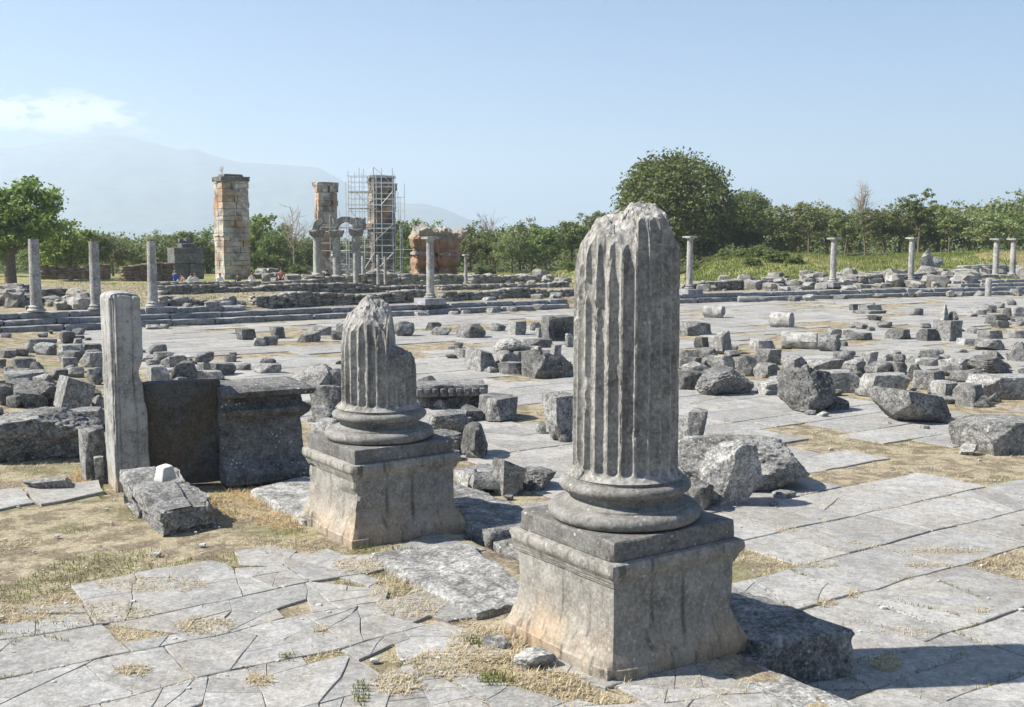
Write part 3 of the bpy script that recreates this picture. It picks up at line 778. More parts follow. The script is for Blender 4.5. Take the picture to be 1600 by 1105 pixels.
def corner_break(Vt, W):                                     # the knocked-off foot at the near corner
    d = np.clip(1 - np.linalg.norm((W - np.array([-1, -1])) * .6, axis=1) / .16, 0, 1) * np.clip(1 - Vt[:, 2] / .27, 0, 1)
    Vt[:, :2] -= W * (d * .055 * (1 + .5 * fbm(Vt * 9, 3, 3)))[:, None]
    return Vt
M['pedestal2'] = stone('marble_plinth', (.26, .25, .23), (.085, .08, .07), .65, .45, streak=.5, vary=.05, bump=.45, speck=.2, soft=.08)
M['base'] = stone('marble_base', (.33, .315, .285), (.11, .105, .092), .55, .45, vary=.05, bump=.35, speck=.18, soft=.08)
def column(name, xy, z, sil, dip, seed, label, R=.366, dmg=None, rows=150):
    e = tag(empty(name, (*xy, z), YAW), label, 'column', 'broken fluted columns on pedestals')
    obj('pedestal', *square_np(PEDP, 26, seed, .03, .006, dmg), M['pedestal'], e, smooth=24)
    obj('plinth', *square_np(PLIP, 26, seed + 1, .035, .004), M['pedestal2'], e, smooth=28)
    obj('column_base', *lathe_np(dens(BASP, .016), 128, .0022, seed), M['base'], e, smooth=30)
    obj('shaft', *shaft_np(R, 1.188, sil, dip, seed, rows), M['marble'], e, smooth=32)
    return e
SIL1 = [(-1, 2.52), (-.95, 2.66), (-.87, 2.78), (-.75, 2.85), (-.58, 2.945), (-.38, 2.975), (-.07, 3.0), (.07, 3.04), (.49, 3.035), (.69, 2.97), (.81, 2.85), (.97, 2.74), (1, 2.68)]
SIL2 = [(-1, 1.80), (-.93, 2.0), (-.8, 2.1), (-.27, 2.29), (.1, 2.23), (.27, 2.19), (.35, 2.12), (.39, 1.82), (.83, 1.72), (1, 1.67)]
column('fluted_column', P0, 0, SIL1, lambda x, y: .30 * np.clip(-y, 0, 1) ** 2 * np.where(x < .1, 1, .45) + .1 * np.clip(y, 0, 1) ** 2, 5, 'tall fluted marble column stump on square pedestal, nearest to the viewer', dmg=corner_break)
P2 = np.array([-1.3024, 10.5376])
column('fluted_column', P2, -.015, SIL2, lambda x, y: .30 * np.clip(-y - .05, 0, 1) * np.where(x < .34, 1, .2) + .25 * np.clip(y - .1, 0, 1), 23, 'shorter fluted column stump with stepped broken top, beside the dark slab wall', rows=90)

# ------------------------------------------------------------------ stylobate blocks and kerb stones round the columns
def uvblock(name, s0, s1, t0, t1, z0, z1, mat, label, cat, seed, n=22, chip=.05, rough=.012, skew=(0, 0, 0, 0), fn=None, group=None):
    q = [st(s0, t0 + skew[0]), st(s1, t0 + skew[1]), st(s1, t1 + skew[2]), st(s0, t1 + skew[3])]
    c = np.mean(q, axis=0); q = [p - c for p in q]
    o = obj(name, *hexa_np(q, q, 0, z1 - z0, seed, n, chip, rough, fn), mat, loc=(*c, z0), smooth=45)
    return tag(o, label, cat, group)
SG = 'stylobate blocks of the colonnade'
uvblock('stylobate_block', .60, 1.40, -.93, .95, -.36, .05, M['rock'], 'thick rough kerb block to the right of the nearest pedestal, half in its shadow', 'stone block', 41, 60, .05, .016, (.22, 0, 0, 0), group=SG)
uvblock('stylobate_block', -.75, .50, -2.75, -.80, -.36, -.02, M['rock2'], 'flat lichen-spotted stylobate slab at the bottom edge in front of the nearest pedestal', 'stone block', 42, 40, .05, .012, group=SG)
uvblock('foundation_slab', -.66, .74, -.775, .80, -.36, -.045, M['rock'], 'low foundation slab directly under the nearest pedestal', 'stone block', 43, 24, .03, .008, group=SG)
uvblock('foundation_slab', -.60, .72, 3.0, 4.5, -.36, -.05, M['rock'], 'low foundation slab directly under the farther pedestal', 'stone block', 44, 20, .03, .008, group=SG)
uvblock('stylobate_block', .62, 1.48, 2.66, 4.7, -.36, .06, M['rock'], 'thick rough kerb block between the two pedestals with lit top and dark front', 'stone block', 45, 44, .05, .016, group=SG)
uvblock('stylobate_block', .60, 1.35, 1.0, 2.60, -.36, .0, M['rock'], 'kerb block hidden mostly behind the nearest pedestal', 'stone block', 46, 20, .06, .015, group=SG)
def grooves(P, T):
    P = P.copy(); g = np.zeros(len(P))
    for c, w in ((-.35, .10), (.10, .12), (.55, .08)): g += np.exp(-((T[:, 0] - c - .06 * np.sin(T[:, 1] * 4)) / w) ** 2)
    P[:, 2] -= np.where(T[:, 2] > .9, .022 * g, 0); return P
def pxblock(name, pts, z0, z1, mat, label, cat, seed, n=20, chip=.04, rough=.01, fn=None, group=None):
    q = [G(a, b, z1) for a, b in pts]; c = np.mean(q, axis=0); q = [p - c for p in q]
    o = obj(name, *hexa_np(q, q, 0, z1 - z0, seed, n, chip, rough, fn), mat, loc=(*c, z0), smooth=45)
    return tag(o, label, cat, group)
pxblock('stylobate_block', [(744, 958), (842, 930), (735, 846), (566, 862)], -.2, .04, M['slab2'] if 'slab2' in M else M['rock2'], 'broad worn slab with long grooves lying between the two pedestals', 'stone block', 47, 50, .05, .006, grooves, SG)
pxblock('stylobate_block', [(474, 812), (560, 790), (480, 742), (388, 764)], -.2, .05, M['rock2'], 'pale flat slab running up to the left side of the farther pedestal', 'stone block', 48, 36, .06, .012, None, SG)

# ------------------------------------------------------------------ fluted pier, blackened slab and moulded anta at the left
W_YAW = .50
WV = np.array([math.cos(W_YAW), math.sin(W_YAW)]); WU = np.array([-WV[1], WV[0]])
WO = G(345, 752, -.02)
def wl_(a, b): return WO + WV * a + WU * b
def along(px, b=0.0):
    lo, hi = -6., 6.
    for _ in range(50):
        mid = (lo + hi) / 2; p = wl_(mid, b)
        if pix(p[0], p[1], 0)[0] < px: lo = mid
        else: hi = mid
    return lo
a_alt0, a_alt1 = along(347), along(484); a_p0, a_p1 = along(181), along(231)
dW = float(np.mean([wl_(a_p0, 0)[1]]))
def reeds(P, T):                                             # moulded strips down the faces
    P = P.copy(); x = T[:, 0]; d = np.zeros(len(P))
    for c in (-.78, -.55, -.22, .42, .72): d += np.exp(-((x - c) / .045) ** 2)
    m_ = np.abs(T[:, 1]) > .97; P[:, :2] += WU * (np.sign(T[:, 1]) * np.where(m_, -.02 * d, 0))[:, None]
    y = T[:, 1]; e = np.zeros(len(P))
    for c in (-.6, -.1, .45): e += np.exp(-((y - c) / .06) ** 2)
    m2 = np.abs(T[:, 0]) > .97; P[:, :2] += WV * (np.sign(T[:, 0]) * np.where(m2, -.018 * e, 0))[:, None]
    z = (T[:, 2] + 1) / 2
    nt = np.exp(-((z - .60) / .05) ** 2) * np.where((T[:, 0] > .3), 1, .25)
    P[:, :2] -= WV * (np.clip(T[:, 0], 0, 1) * nt * .05)[:, None]
    k = np.clip((z - .93) / .07, 0, 1) ** 2; P[:, 2] -= k * (np.abs(T[:, 0]) ** 4) * .035
    low = np.where(z < .45, 1, 0) * sstep(.5, .38, z); P[:, :2] += WV * (np.clip(T[:, 0], 0, 1) * low * .035)[:, None]
    return P
pb = [wl_(a_p0, 0), wl_(a_p1, 0), wl_(a_p1, .66), wl_(a_p0, .66)]; pc = np.mean(pb, axis=0)
ptop = zat(459, pb[0][1])
M['pillar'] = stone('reeded_pier_marble', (.46, .45, .42), (.15, .145, .13), .45, .5, tan=(.45, .35, .23), tan_z=(.05, .5), streak=.4, vary=.02, bump=.5)
V_, F_ = hexa_np([p - pc for p in pb], [p - pc for p in pb], 0, ptop + .05, 61, 110, .05, .010, reeds)
tag(obj('marble_pier', V_, F_, M['pillar'], loc=(*pc, -.05), smooth=45), 'tall narrow upright marble pier with worn vertical mouldings at the left', 'pillar')
sb = [wl_(a_p1 + .012, .14), wl_(a_alt0 + .05, .14), wl_(a_alt0 + .05, .42), wl_(a_p1 + .012, .42)]; sc_ = np.mean(sb, axis=0)
stop = zat(601, sb[0][1])
V_, F_ = hexa_np([p - sc_ for p in sb], [p - sc_ for p in sb], 0, stop + .05, 62, 50, .02, .008)
tag(obj('orthostat_slab', V_, F_, M['darkslab'], loc=(*sc_, -.05), smooth=45), 'smooth blackened upright slab between the tall pier and the moulded block', 'stone slab')
# moulded anta: profile on the front, like a low altar
al = a_alt1 - a_alt0; ac = wl_((a_alt0 + a_alt1) / 2, .42); htop = zat(597, ac[1])
prof_y = np.array([(-.05, .13), (.06, .13), (.10, .115), (.16, .05), (.22, .02), (.62 * htop, .0), (.66 * htop, .03), (.70 * htop, .06), (.76 * htop, .075), (.78 * htop, .02), (.88 * htop, .0), (.90 * htop, .09), (.965 * htop, .10), (htop, .045)])
def anta(P, T):
    P = P.copy(); z = P[:, 2]; o = 1.55 * np.interp(z, prof_y[:, 0] + .05, prof_y[:, 1])
    P[:, :2] += WU * (np.clip(T[:, 1], -1, 0) * o)[:, None] + WV * (np.clip(T[:, 0], 0, 1) * o)[:, None]
    hole = np.exp(-((T[:, 0] + .82) / .16) ** 2 - ((T[:, 2] + .35) / .2) ** 2) * (T[:, 1] < -.9); P[:, :2] += WU * (hole * .06)[:, None]
    return P
ab = [wl_(a_alt0, 0), wl_(a_alt1 - .10, 0), wl_(a_alt1 - .10, .8), wl_(a_alt0, .8)]; abc = np.mean(ab, axis=0)
V_, F_ = hexa_np([p - abc for p in ab], [p - abc for p in ab], 0, htop + .05, 63, 90, .05, .012, anta)
tag(obj('moulded_anta', V_, F_, M['darkslab2'] if 'darkslab2' in M else stone('blackened_anta', (.24, .235, .22), (.075, .07, .065), .95, .5, vary=.02, bump=.7, speck=.4), loc=(*abc, -.05), smooth=45),
    'low altar-like block with weathered mouldings, black with white lichen, left of the farther column', 'stone block')
# fallen cornice block with a small white stone on it
fb = tag(empty('fallen_cornice', (*G(252, 838, 0), -.02), YAW), 'fallen moulded cornice block lying in dry grass at the left', 'stone block')
def corn(P, T):
    P = P.copy(); z = (T[:, 2] + 1) / 2; o = np.interp(z, [0, .35, .37, .62, .64, .9, 1], [0.06, .05, .015, .015, -.02, -.02, -.01])
    P[:, 0] += np.where(T[:, 0] < -.97, o, 0); k = np.clip(T[:, 0], -1, 1)
    P[:, 2] += np.where(T[:, 2] > .9, -.035 * (T[:, 0] > .35) + .02 * np.sin(T[:, 1] * 3), 0)
    P[:, 0] += np.where(T[:, 0] > .9, .10 * fbm(P * 2.2 + 4, 3, 8), 0)
    P[:, 1] += np.where(T[:, 1] < -.9, .07 * fbm(P * 3.2 + 9, 3, 9), 0)
    P[:, 2] += .05 * T[:, 1] * (z) ; return P
V_, F_ = hexa_np([(0, 0), (.50, .06), (.62, .88), (0, .88)], [(.02, .02), (.48, .08), (.60, .88), (0, .88)], 0, .30, 71, 36, .06, .014, corn)
obj('front_half', V_, F_, M['rock'], fb, smooth=45)
V_, F_ = hexa_np([(0, .90), (.66, .90), (.60, 1.62), (.05, 1.58)], [(0, .90), (.66, .90), (.56, 1.56), (.05, 1.55)], 0, .33, 72, 34, .06, .014, corn)
obj('rear_half', V_, F_, M['rock'], fb, smooth=45)
x_, y_ = st(*(np.array(to_st(*G(252, 838, 0))) + np.array([.36, 1.02])))
V_, F_ = hexa_np([(-.10, -.08), (.09, -.08), (.10, .07), (-.10, .07)], [(-.06, -.07), (.06, -.07), (.06, .06), (-.06, .06)], 0, .15, 73, 10, .02, .004)
tag(obj('marble_chip', V_, F_, stone('clean_marble', (.68, .67, .63), (.5, .49, .45), 0, .1, vary=.02, bump=.2), loc=(x_, y_, .315), rot=(.06, -.1, YAW + .3), smooth=40), 'small clean white wedge of marble resting on the fallen cornice block', 'stone')

# ------------------------------------------------------------------ fallen stones, each where it lies
_rk = [0]
def fallen(kind, x0, x1, y0, y1, mat, label, dep=None, yaw=None, tilt=0.0, name=None, cat=None, group=None, lift=0.0, on=None, seed=None):
    """a stone whose photo outline is x0..x1, y0..y1 (y1 = where it touches the ground)"""
    _rk[0] += 1; sd = seed or _rk[0]; r = random.Random(sd * 13)
    if on is None: x, y, z = place((x0 + x1) / 2, y1)
    else: x, y = G((x0 + x1) / 2, y1, on); z = on
    w = (x1 - x0) / FPX * y; E = (y1 - y0) / FPX * y
    d = dep or w * r.uniform(.55, .85)
    if kind in ('slab',): d = dep or w * .6
    d = min(d, 2.2)
    h = max(E - d * .55 * CH / y, E * .5)
    n = 32 if (x1 - x0) > 90 else 22 if (x1 - x0) > 55 else 13 if (x1 - x0) > 30 else 9
    yw = r.uniform(.25, .95) if yaw is None else yaw
    Vt, F = rock_np((w, d, h), sd, kind, n, yw, tilt)
    nm = name or {'boulder': 'boulder', 'rock': 'broken_rock', 'block': 'stone_block', 'slab': 'stone_slab', 'wedge': 'broken_block', 'shard': 'stone_shard'}[kind]
    ct = cat or {'boulder': 'boulder', 'rock': 'rock', 'block': 'stone block', 'slab': 'stone slab', 'wedge': 'stone block', 'shard': 'rock'}[kind]
    o = obj(nm, Vt, F, M[mat], loc=(x, y + d * .5, z - .03 + lift), smooth=38)
    return tag(o, label, ct, group)
ROCKS = [
 # --- left heap, beside and behind the tall pier
 ('boulder', -70, 119, 627, 727, 'rock', 'huge boulder with dark shaded face at the left edge', dict(dep=1.5, yaw=.35)),
 ('block', 112, 158, 660, 752, 'rock', 'broken upright block leaning beside the tall pier at its left foot', dict(dep=.5)),
 ('block', 142, 160, 707, 756, 'rock2', 'small upright pale stone touching the foot of the tall pier', dict(dep=.2, yaw=.5)),
 ('wedge', 22, 112, 741, 768, 'rock2', 'low white broken stone lying in front of the huge left boulder', dict(dep=.35, yaw=.2)),
 ('slab', 76, 156, 634, 672, 'rock', 'long low block with lit top edge just behind the huge left boulder', dict(dep=.6, yaw=.2)),
 ('slab', 69, 138, 581, 643, 'rock2', 'large pale slab tilted towards the light left of the tall pier', dict(dep=.7, yaw=.7, tilt=-.35)),
 ('boulder', -14, 20, 596, 634, 'rock3', 'dark boulder cut by the left edge above the huge boulder', {}),
 ('boulder', 6, 74, 588, 634, 'rock3', 'dark mottled boulder left of the large tilted pale slab', dict(dep=1.0)),
 ('rock', 18, 68, 606, 637, 'rock3', 'dark angular rock in front of the mottled boulder', {}),
 ('slab', -20, 66, 576, 600, 'rock2', 'pale flat stone behind the mottled boulder at the left edge', dict(dep=1.2)),
 ('wedge', 45, 78, 582, 604, 'rock', 'stone with hollow shaded end behind the mottled boulder', {}),
 ('block', 64, 84, 596, 613, 'rock2', 'small pale block at the top corner of the large tilted slab', {}),
 ('rock', 76, 104, 574, 595, 'rock', 'small grey rock just behind the large tilted slab', {}),
 ('block', 90, 119, 556, 580, 'rock', 'squarish grey block with a green weed at its right side', {}),
 ('block', 81, 129, 536, 564, 'rock2', 'long white block with rounded end left of the tall pier', dict(dep=.6, yaw=.5)),
 ('block', 122, 158, 535, 557, 'rock3', 'long dark beam fragment touching the tall pier', dict(dep=.5, yaw=.4)),
 ('block', 31, 87, 527, 551, 'rock', 'long grey beam fragment below the upright knob stone', dict(dep=.5, yaw=.4)),
 ('rock', 49, 85, 533, 554, 'rock2', 'pale rock leaning on the long grey beam fragment', {}),
 ('boulder', 87, 114, 514, 537, 'rock3', 'knob-like dark stone standing up near the far steps at the left', dict(dep=.5)),
 ('slab', 120, 158, 548, 574, 'rock2', 'flat pale slab behind the squarish block with the weed', {}),
 ('slab', -5, 22, 545, 559, 'rock2', 'thin stacked pale slab at the left edge in dry grass', {}),
 ('slab', 10, 52, 557, 574, 'rock', 'flat grey slab sunk in the dry grass at the left', {}),
 ('block', -8, 8, 559, 575, 'rock3', 'small dark block cut by the left edge', {}),
 ('slab', 106, 130, 571, 582, 'rock2', 'low pale paving fragment behind the large tilted slab', {}),
 ('rock', 132, 160, 571, 600, 'rock', 'grey rock tucked against the middle of the tall pier', {}),
 ('rock', 128, 158, 602, 622, 'rock3', 'dark rock wedged between tilted slab and tall pier', {}),
 ('rock', 136, 160, 614, 636, 'rock', 'grey rock low against the tall pier', {}),
 ('shard', 116, 138, 616, 636, 'rock2', 'white curved shard right of the large tilted slab', {}),
 ('slab', -4, 17, 519, 528, 'rock', 'flat stone at the foot of the far steps, left edge', {}),
 ('slab', 58, 88, 634, 645, 'rock2', 'flat pale fragment at the foot of the large tilted slab', {}),
 # --- behind the blackened slab
 ('block', 222, 262, 569, 602, 'rock2', 'pale square block just above the blackened slab, next to the tall pier', dict(dep=.5, yaw=.5)),
 ('boulder', 261, 306, 561, 598, 'rock3', 'dark boulder above the blackened slab', {}),
 ('rock', 298, 331, 547, 565, 'rock3', 'black rock on top of the heap above the blackened slab', dict(on=.05)),
 ('rock', 300, 332, 559, 583, 'rock2', 'white streaked rock under the black rock of that heap', {}),
 ('block', 324, 365, 565, 587, 'rock3', 'dark oblong block at the right end of the heap above the blackened slab', {}),
 ('slab', 288, 348, 577, 597, 'rock2', 'white flat slab in front of the dark oblong block', {}),
 ('block', 235, 270, 548, 569, 'rock', 'grey block at the back of the heap beside the tall pier', {}),
 ('rock', 248, 288, 552, 575, 'rock2', 'pale angular rock in the heap above the blackened slab', {}),
 ('rock', 224, 250, 559, 573, 'rock', 'small grey rock touching the tall pier behind the pale square block', {}),
 ('rock', 262, 281, 590, 600, 'rock2', 'little pale stone right of the pale square block', {}),
 ('wedge', 366, 391, 565, 579, 'rock', 'small wedge of stone in straw right of the dark oblong block', {}),
 ('slab', 387, 438, 566, 584, 'rock2', 'flat white broken slab above the moulded altar-like block', {}),
 ('block', 365, 399, 512, 532, 'rock3', 'cube-like block with white left side on the empty paving', dict(yaw=.55)),
 ('block', 418, 445, 509, 529, 'rock3', 'leaning square block with white left side on the empty paving', dict(yaw=.6)),
 ('block', 403, 434, 523, 540, 'rock', 'short rounded drum fragment in front of the two square blocks', dict(yaw=.3)),
 ('rock', 392, 414, 526, 541, 'rock2', 'small white rock against the short drum fragment', {}),
 ('wedge', 461, 499, 516, 535, 'rock', 'wedge-shaped block with dark right end left of the farther column', {}),
 ('slab', 484, 518, 508, 525, 'rock', 'dark flat slab propped up behind the wedge-shaped block', {}),
 ('rock', 515, 540, 515, 532, 'rock3', 'dark pitted rock at the left edge of the farther column', {}),
 ('wedge', 524, 546, 498, 522, 'rock', 'upright grey fragment peeping out left of the farther column', {}),
 ('rock', 446, 526, 566, 612, 'rock2', 'white jagged rock behind the right end of the altar-like block', dict(dep=.8)),
 ('rock', 480, 536, 597, 642, 'rock', 'grey cracked rock between the altar-like block and the farther column', {}),
 ('rock', 482, 528, 630, 664, 'rock', 'rock in the middle of the pile left of the farther column base', {}),
 ('rock', 483, 528, 650, 690, 'rock2', 'pale rock at the foot of the pile left of the farther pedestal', {}),
 ('boulder', 512, 545, 572, 610, 'rock', 'rounded boulder peeping out left of the farther column shaft', {}),
 # --- middle, between the two columns
 ('boulder', 612, 647, 500, 526, 'rock', 'boulder with black shaded right half just right of the farther column top', dict(yaw=.5)),
 ('block', 664, 690, 502, 516, 'rock3', 'small dark block behind a two-lobed rock on the far paving', {}),
 ('boulder', 671, 706, 509, 524, 'rock', 'two-lobed rock on the far paving between the columns', {}),
 ('block', 711, 759, 504, 529, 'rock', 'blocky boulder with a dark weed at its right end', dict(yaw=.5)),
 ('wedge', 766, 791, 503, 518, 'rock', 'small trapezoid rock balanced on the far paving', {}),
 ('block', 793, 823, 500, 524, 'rock2', 'pale upright block with dark right side on the far paving', dict(yaw=.6)),
 ('block', 828, 846, 502, 517, 'rock3', 'little dark cube left of the hollowed block', {}),
 ('slab', 836, 856, 511, 528, 'rock', 'thin slabs leaning against the hollowed block', {}),
 ('rock', 883, 899, 519, 543, 'rock2', 'pale rock half hidden by the nearest column, below the hollowed block', {}),
 ('boulder', 768, 832, 526, 552, 'rock2', 'bright white boulder at the back of the central rock group', dict(dep=1.2)),
 ('slab', 818, 864, 528, 544, 'rock3', 'dark slab behind the big dark block of the central group', {}),
 ('wedge', 723, 776, 540, 581, 'rock', 'large sloping rock at the left end of the central group', dict(dep=1.2, yaw=.5)),
 ('boulder', 768, 812, 545, 574, 'rock', 'rounded grey rock in the middle of the central group', dict(dep=.8)),
 ('block', 798, 824, 547, 567, 'rock3', 'dark block showing between the rounded rock and the big dark block', {}),
 ('slab', 777, 832, 563, 586, 'rock', 'flat long rock lying in front of the central group', dict(dep=.5)),
 ('rock', 761, 779, 571, 583, 'rock2', 'small white stone at the left end of the flat long rock', {}),
 ('block', 814, 897, 545, 592, 'rock3', 'big dark block at the right end of the central group', dict(dep=1.0, yaw=.45)),
 ('rock', 831, 849, 537, 552, 'rock2', 'small pale stone sitting on the left of the big dark block', dict(on=.62, dep=.3)),
 ('block', 860, 878, 535, 552, 'rock', 'small cube sitting on top of the big dark block', dict(on=.66, dep=.3)),
 ('wedge', 709, 736, 542, 559, 'rock2', 'thin triangular chip standing on the paving left of the central group', dict(dep=.25)),
 ('rock', 651, 684, 583, 608, 'rock', 'angular rock right beside the farther column shaft', {}),
 ('block', 652, 706, 604, 619, 'rock', 'low block with dark end right of the farther column, behind the toothed block', {}),
 ('rock', 713, 758, 631, 660, 'rock3', 'dark rock under the right end of the toothed block', dict(dep=.6)),
 ('block', 744, 810, 618, 660, 'rock', 'big rough block resting on the paving with deep shadow beneath', dict(dep=1.1, yaw=.55, lift=.05)),
 ('rock', 655, 738, 635, 685, 'rock', 'large flat-topped rock right behind the farther column base', dict(dep=.9)),
 ('boulder', 650, 727, 668, 712, 'rock', 'rounded boulder directly behind the farther pedestal', dict(dep=.7)),
 ('rock', 716, 762, 655, 718, 'rock3', 'dark rock with pale upper edge right of the farther column base', dict(dep=.7)),
 ('block', 847, 905, 615, 692, 'rock', 'pitted upright boulder half hidden by the nearest column', dict(dep=.7, yaw=.55, lift=.06)),
 ('rock', 836, 854, 655, 679, 'rock2', 'small white stone wedged under the pitted upright boulder', {}),
 ('rock', 858, 876, 667, 682, 'rock2', 'small support stone under the middle of the pitted boulder', {}),
 ('boulder', 872, 896, 671, 692, 'rock3', 'round dark stone under the pitted boulder next to the nearest column', {}),
 ('wedge', 768, 824, 708, 776, 'rock', 'pointed upright rock between the two pedestals', dict(dep=.35, yaw=.5)),
 ('rock', 814, 871, 725, 768, 'rock', 'faceted rock lying just left of the nearest column base', dict(dep=.6)),
 ('slab', 706, 752, 729, 768, 'rock2', 'white slab lying against the right side of the farther pedestal', dict(dep=.6)),
 ('slab', 733, 772, 727, 752, 'rock', 'thin grey slab behind the pointed upright rock', dict(dep=.6)),
 # --- the big rocks right of the near column
 ('boulder', 1060, 1281, 668, 772, 'rock', 'largest pale boulder right of the nearest column, lying behind a cratered rock', dict(dep=1.1, yaw=.25)),
 ('rock', 1096, 1198, 680, 797, 'rock2', 'deeply pitted pointed rock leaning on the largest pale boulder', dict(dep=.55, yaw=.5)),
 ('boulder', 1208, 1248, 763, 781, 'rock', 'small rounded cobble under the largest pale boulder', dict(dep=.2)),
 ('rock', 1060, 1112, 632, 694, 'rock', 'rock with dark diagonal shade touching the nearest column on the right', dict(dep=.7)),
 ('rock', 1074, 1122, 742, 804, 'rock3', 'dark rock squeezed between the nearest column base and the pitted rock', dict(dep=.5)),
 ('rock', 1120, 1142, 792, 801, 'rock2', 'tiny pale stone at the foot of the pitted pointed rock', dict(dep=.12)),
 # --- right field
 ('block', 1060, 1116, 500, 524, 'rock', 'broad flat block next to the nearest column on the far paving', dict(dep=1.0)),
 ('wedge', 1115, 1148, 512, 554, 'rock2', 'tall upright slab of stone standing alone right of the nearest column', dict(dep=.5, yaw=.6)),
 ('block', 1085, 1110, 525, 544, 'rock3', 'small dark cube left of the upright slab', {}),
 ('rock', 1062, 1096, 545, 567, 'rock3', 'dark low rock next to the nearest column, below the small cube', {}),
 ('rock', 1088, 1128, 541, 564, 'rock', 'low grey rock at the foot of the upright slab', {}),
 ('slab', 1062, 1099, 556, 577, 'rock3', 'flat slab with lit edge above the white humped rock', {}),
 ('boulder', 1068, 1113, 562, 586, 'rock2', 'white humped rock right of the nearest column', {}),
 ('block', 1106, 1152, 553, 577, 'rock2', 'pale flat-topped block with dark right end', {}),
 ('block', 1056, 1098, 576, 610, 'rock3', 'dark block half behind the nearest column on its right', {}),
 ('boulder', 1092, 1190, 573, 620, 'rock', 'big boulder with pale rounded left and broken dark right side', dict(dep=1.2, yaw=.3, lift=.04)),
 ('rock', 1150, 1187, 553, 588, 'rock', 'leaning block with lit left side behind the big boulder', {}),
 ('block', 1174, 1217, 527, 548, 'rock2', 'small pale block with dark hole left of the fluted drum', {}),
 ('block', 1180, 1224, 543, 570, 'rock', 'block with lit left half stacked behind the cut square block', {}),
 ('block', 1181, 1226, 565, 591, 'rock', 'neatly cut square block with striped left side', dict(yaw=.6)),
 ('wedge', 1224, 1264, 552, 583, 'rock', 'tilted block with steep dark side right of the cut square block', dict(yaw=.6)),
 ('wedge', 1217, 1242, 577, 594, 'rock', 'small wedge beside the upright pitted boulder', {}),
 ('block', 1254, 1324, 559, 579, 'rock', 'long beam with shaded side behind the upright pitted boulder', dict(dep=.5, yaw=.3)),
 ('rock', 1304, 1342, 546, 567, 'rock', 'rough rock behind the right end of the long beam', {}),
 ('wedge', 1321, 1357, 557, 584, 'rock', 'pyramid-shaped rock with black right side', dict(yaw=.7)),
 ('rock', 1347, 1375, 546, 572, 'rock2', 'bright white rock behind the pyramid-shaped one', {}),
 ('rock', 1376, 1402, 551, 564, 'rock2', 'small white rock left of a ball-like stone', {}),
 ('boulder', 1398, 1417, 551, 566, 'rock3', 'ball-like dark stone in the right field', {}),
 ('rock', 1356, 1397, 562, 588, 'rock', 'rock with black cavity in front of the small white rock', {}),
 ('block', 1393, 1421, 563, 588, 'rock3', 'dark upright block below the ball-like stone', {}),
 ('block', 1292, 1349, 576, 614, 'rock2', 'left one of two long pale blocks laid end to end', dict(dep=.7, yaw=.12)),
 ('block', 1349, 1427, 580, 619, 'rock2', 'right one of two long pale blocks laid end to end, with dark end', dict(dep=.7, yaw=.12)),
 ('boulder', 1227, 1313, 571, 648, 'rock3', 'dark pitted boulder standing on small stones in the right field', dict(dep=1.0, yaw=.4, lift=.05)),
 ('rock', 1258, 1276, 638, 649, 'rock2', 'little pale stone supporting the dark pitted boulder on its left', dict(dep=.15)),
 ('rock', 1276, 1298, 640, 652, 'rock2', 'flat pale stone supporting the dark pitted boulder in its middle', dict(dep=.15)),
 ('block', 1436, 1482, 558, 572, 'rock2', 'flat pale slab lying among rocks in the right field', {}),
 ('rock', 1443, 1479, 543, 560, 'rock2', 'white rock behind the flat pale slab', {}),
 ('rock', 1464, 1488, 552, 565, 'rock2', 'small white rock right of the flat pale slab', {}),
 ('slab', 1474, 1534, 557, 578, 'rock2', 'broad pale flat rock with a dark right end', {}),
 ('rock', 1469, 1508, 566, 588, 'rock', 'grey jagged rubble rock below the broad flat rock', {}),
 ('slab', 1416, 1446, 553, 568, 'rock2', 'flat white stone right of the ball-like stone', {}),
 ('rock', 1419, 1452, 566, 596, 'rock', 'rock with dark underside right of the two long blocks', {}),
 ('block', 1433, 1490, 576, 609, 'rock', 'weathered block with cracked top behind the prism-shaped rock', {}),
 ('block', 1468, 1507, 592, 630, 'rock2', 'pale block joined to the left of the dark-ended square block', dict(dep=.7)),
 ('block', 1500, 1549, 597, 636, 'rock', 'square block with dark right end behind the prism-shaped rock', dict(dep=.8, yaw=.6)),
 ('rock', 1545, 1567, 612, 628, 'rock3', 'small dark rubble stone right of the square block', {}),
 ('wedge', 1376, 1502, 604, 666, 'rock', 'large prism-shaped rock with sharp ridge propped on small stones', dict(dep=1.1, yaw=.45, lift=.05)),
 ('rock', 1383, 1396, 656, 664, 'rock2', 'brownish stone under the left end of the prism-shaped rock', dict(dep=.12)),
 ('rock', 1440, 1455, 662, 671, 'rock2', 'brownish stone under the middle of the prism-shaped rock', dict(dep=.12)),
 ('block', 1519, 1660, 643, 712, 'rock', 'large rough block cut by the right edge', dict(dep=1.2, yaw=.25)),
 ('rock', 1506, 1536, 690, 712, 'rock2', 'pale rubble at the left foot of the large block on the right edge', dict(dep=.3)),
 ('boulder', 1528, 1597, 550, 585, 'rock', 'big sloping boulder near the right edge with a green plant below', dict(dep=1.3, yaw=.3)),
 ('boulder', 1508, 1542, 574, 597, 'rock', 'rounded stone left of the long block near the right edge', {}),
 ('block', 1526, 1640, 582, 624, 'rock2', 'long block with moulded top edge near the right edge', dict(dep=.8, yaw=.1)),
 ('rock', 1584, 1612, 572, 594, 'rock2', 'pale rock on the right edge above the long moulded block', {}),
 ('boulder', 1578, 1625, 530, 566, 'rock', 'boulder on the right edge behind the big sloping boulder', {}),
 ('block', 1436, 1468, 512, 533, 'rock3', 'dark bulging block left of the square pedestal block', {}),
 ('block', 1387, 1430, 512, 531, 'rock3', 'oblong dark block with white left end in the right field', {}),
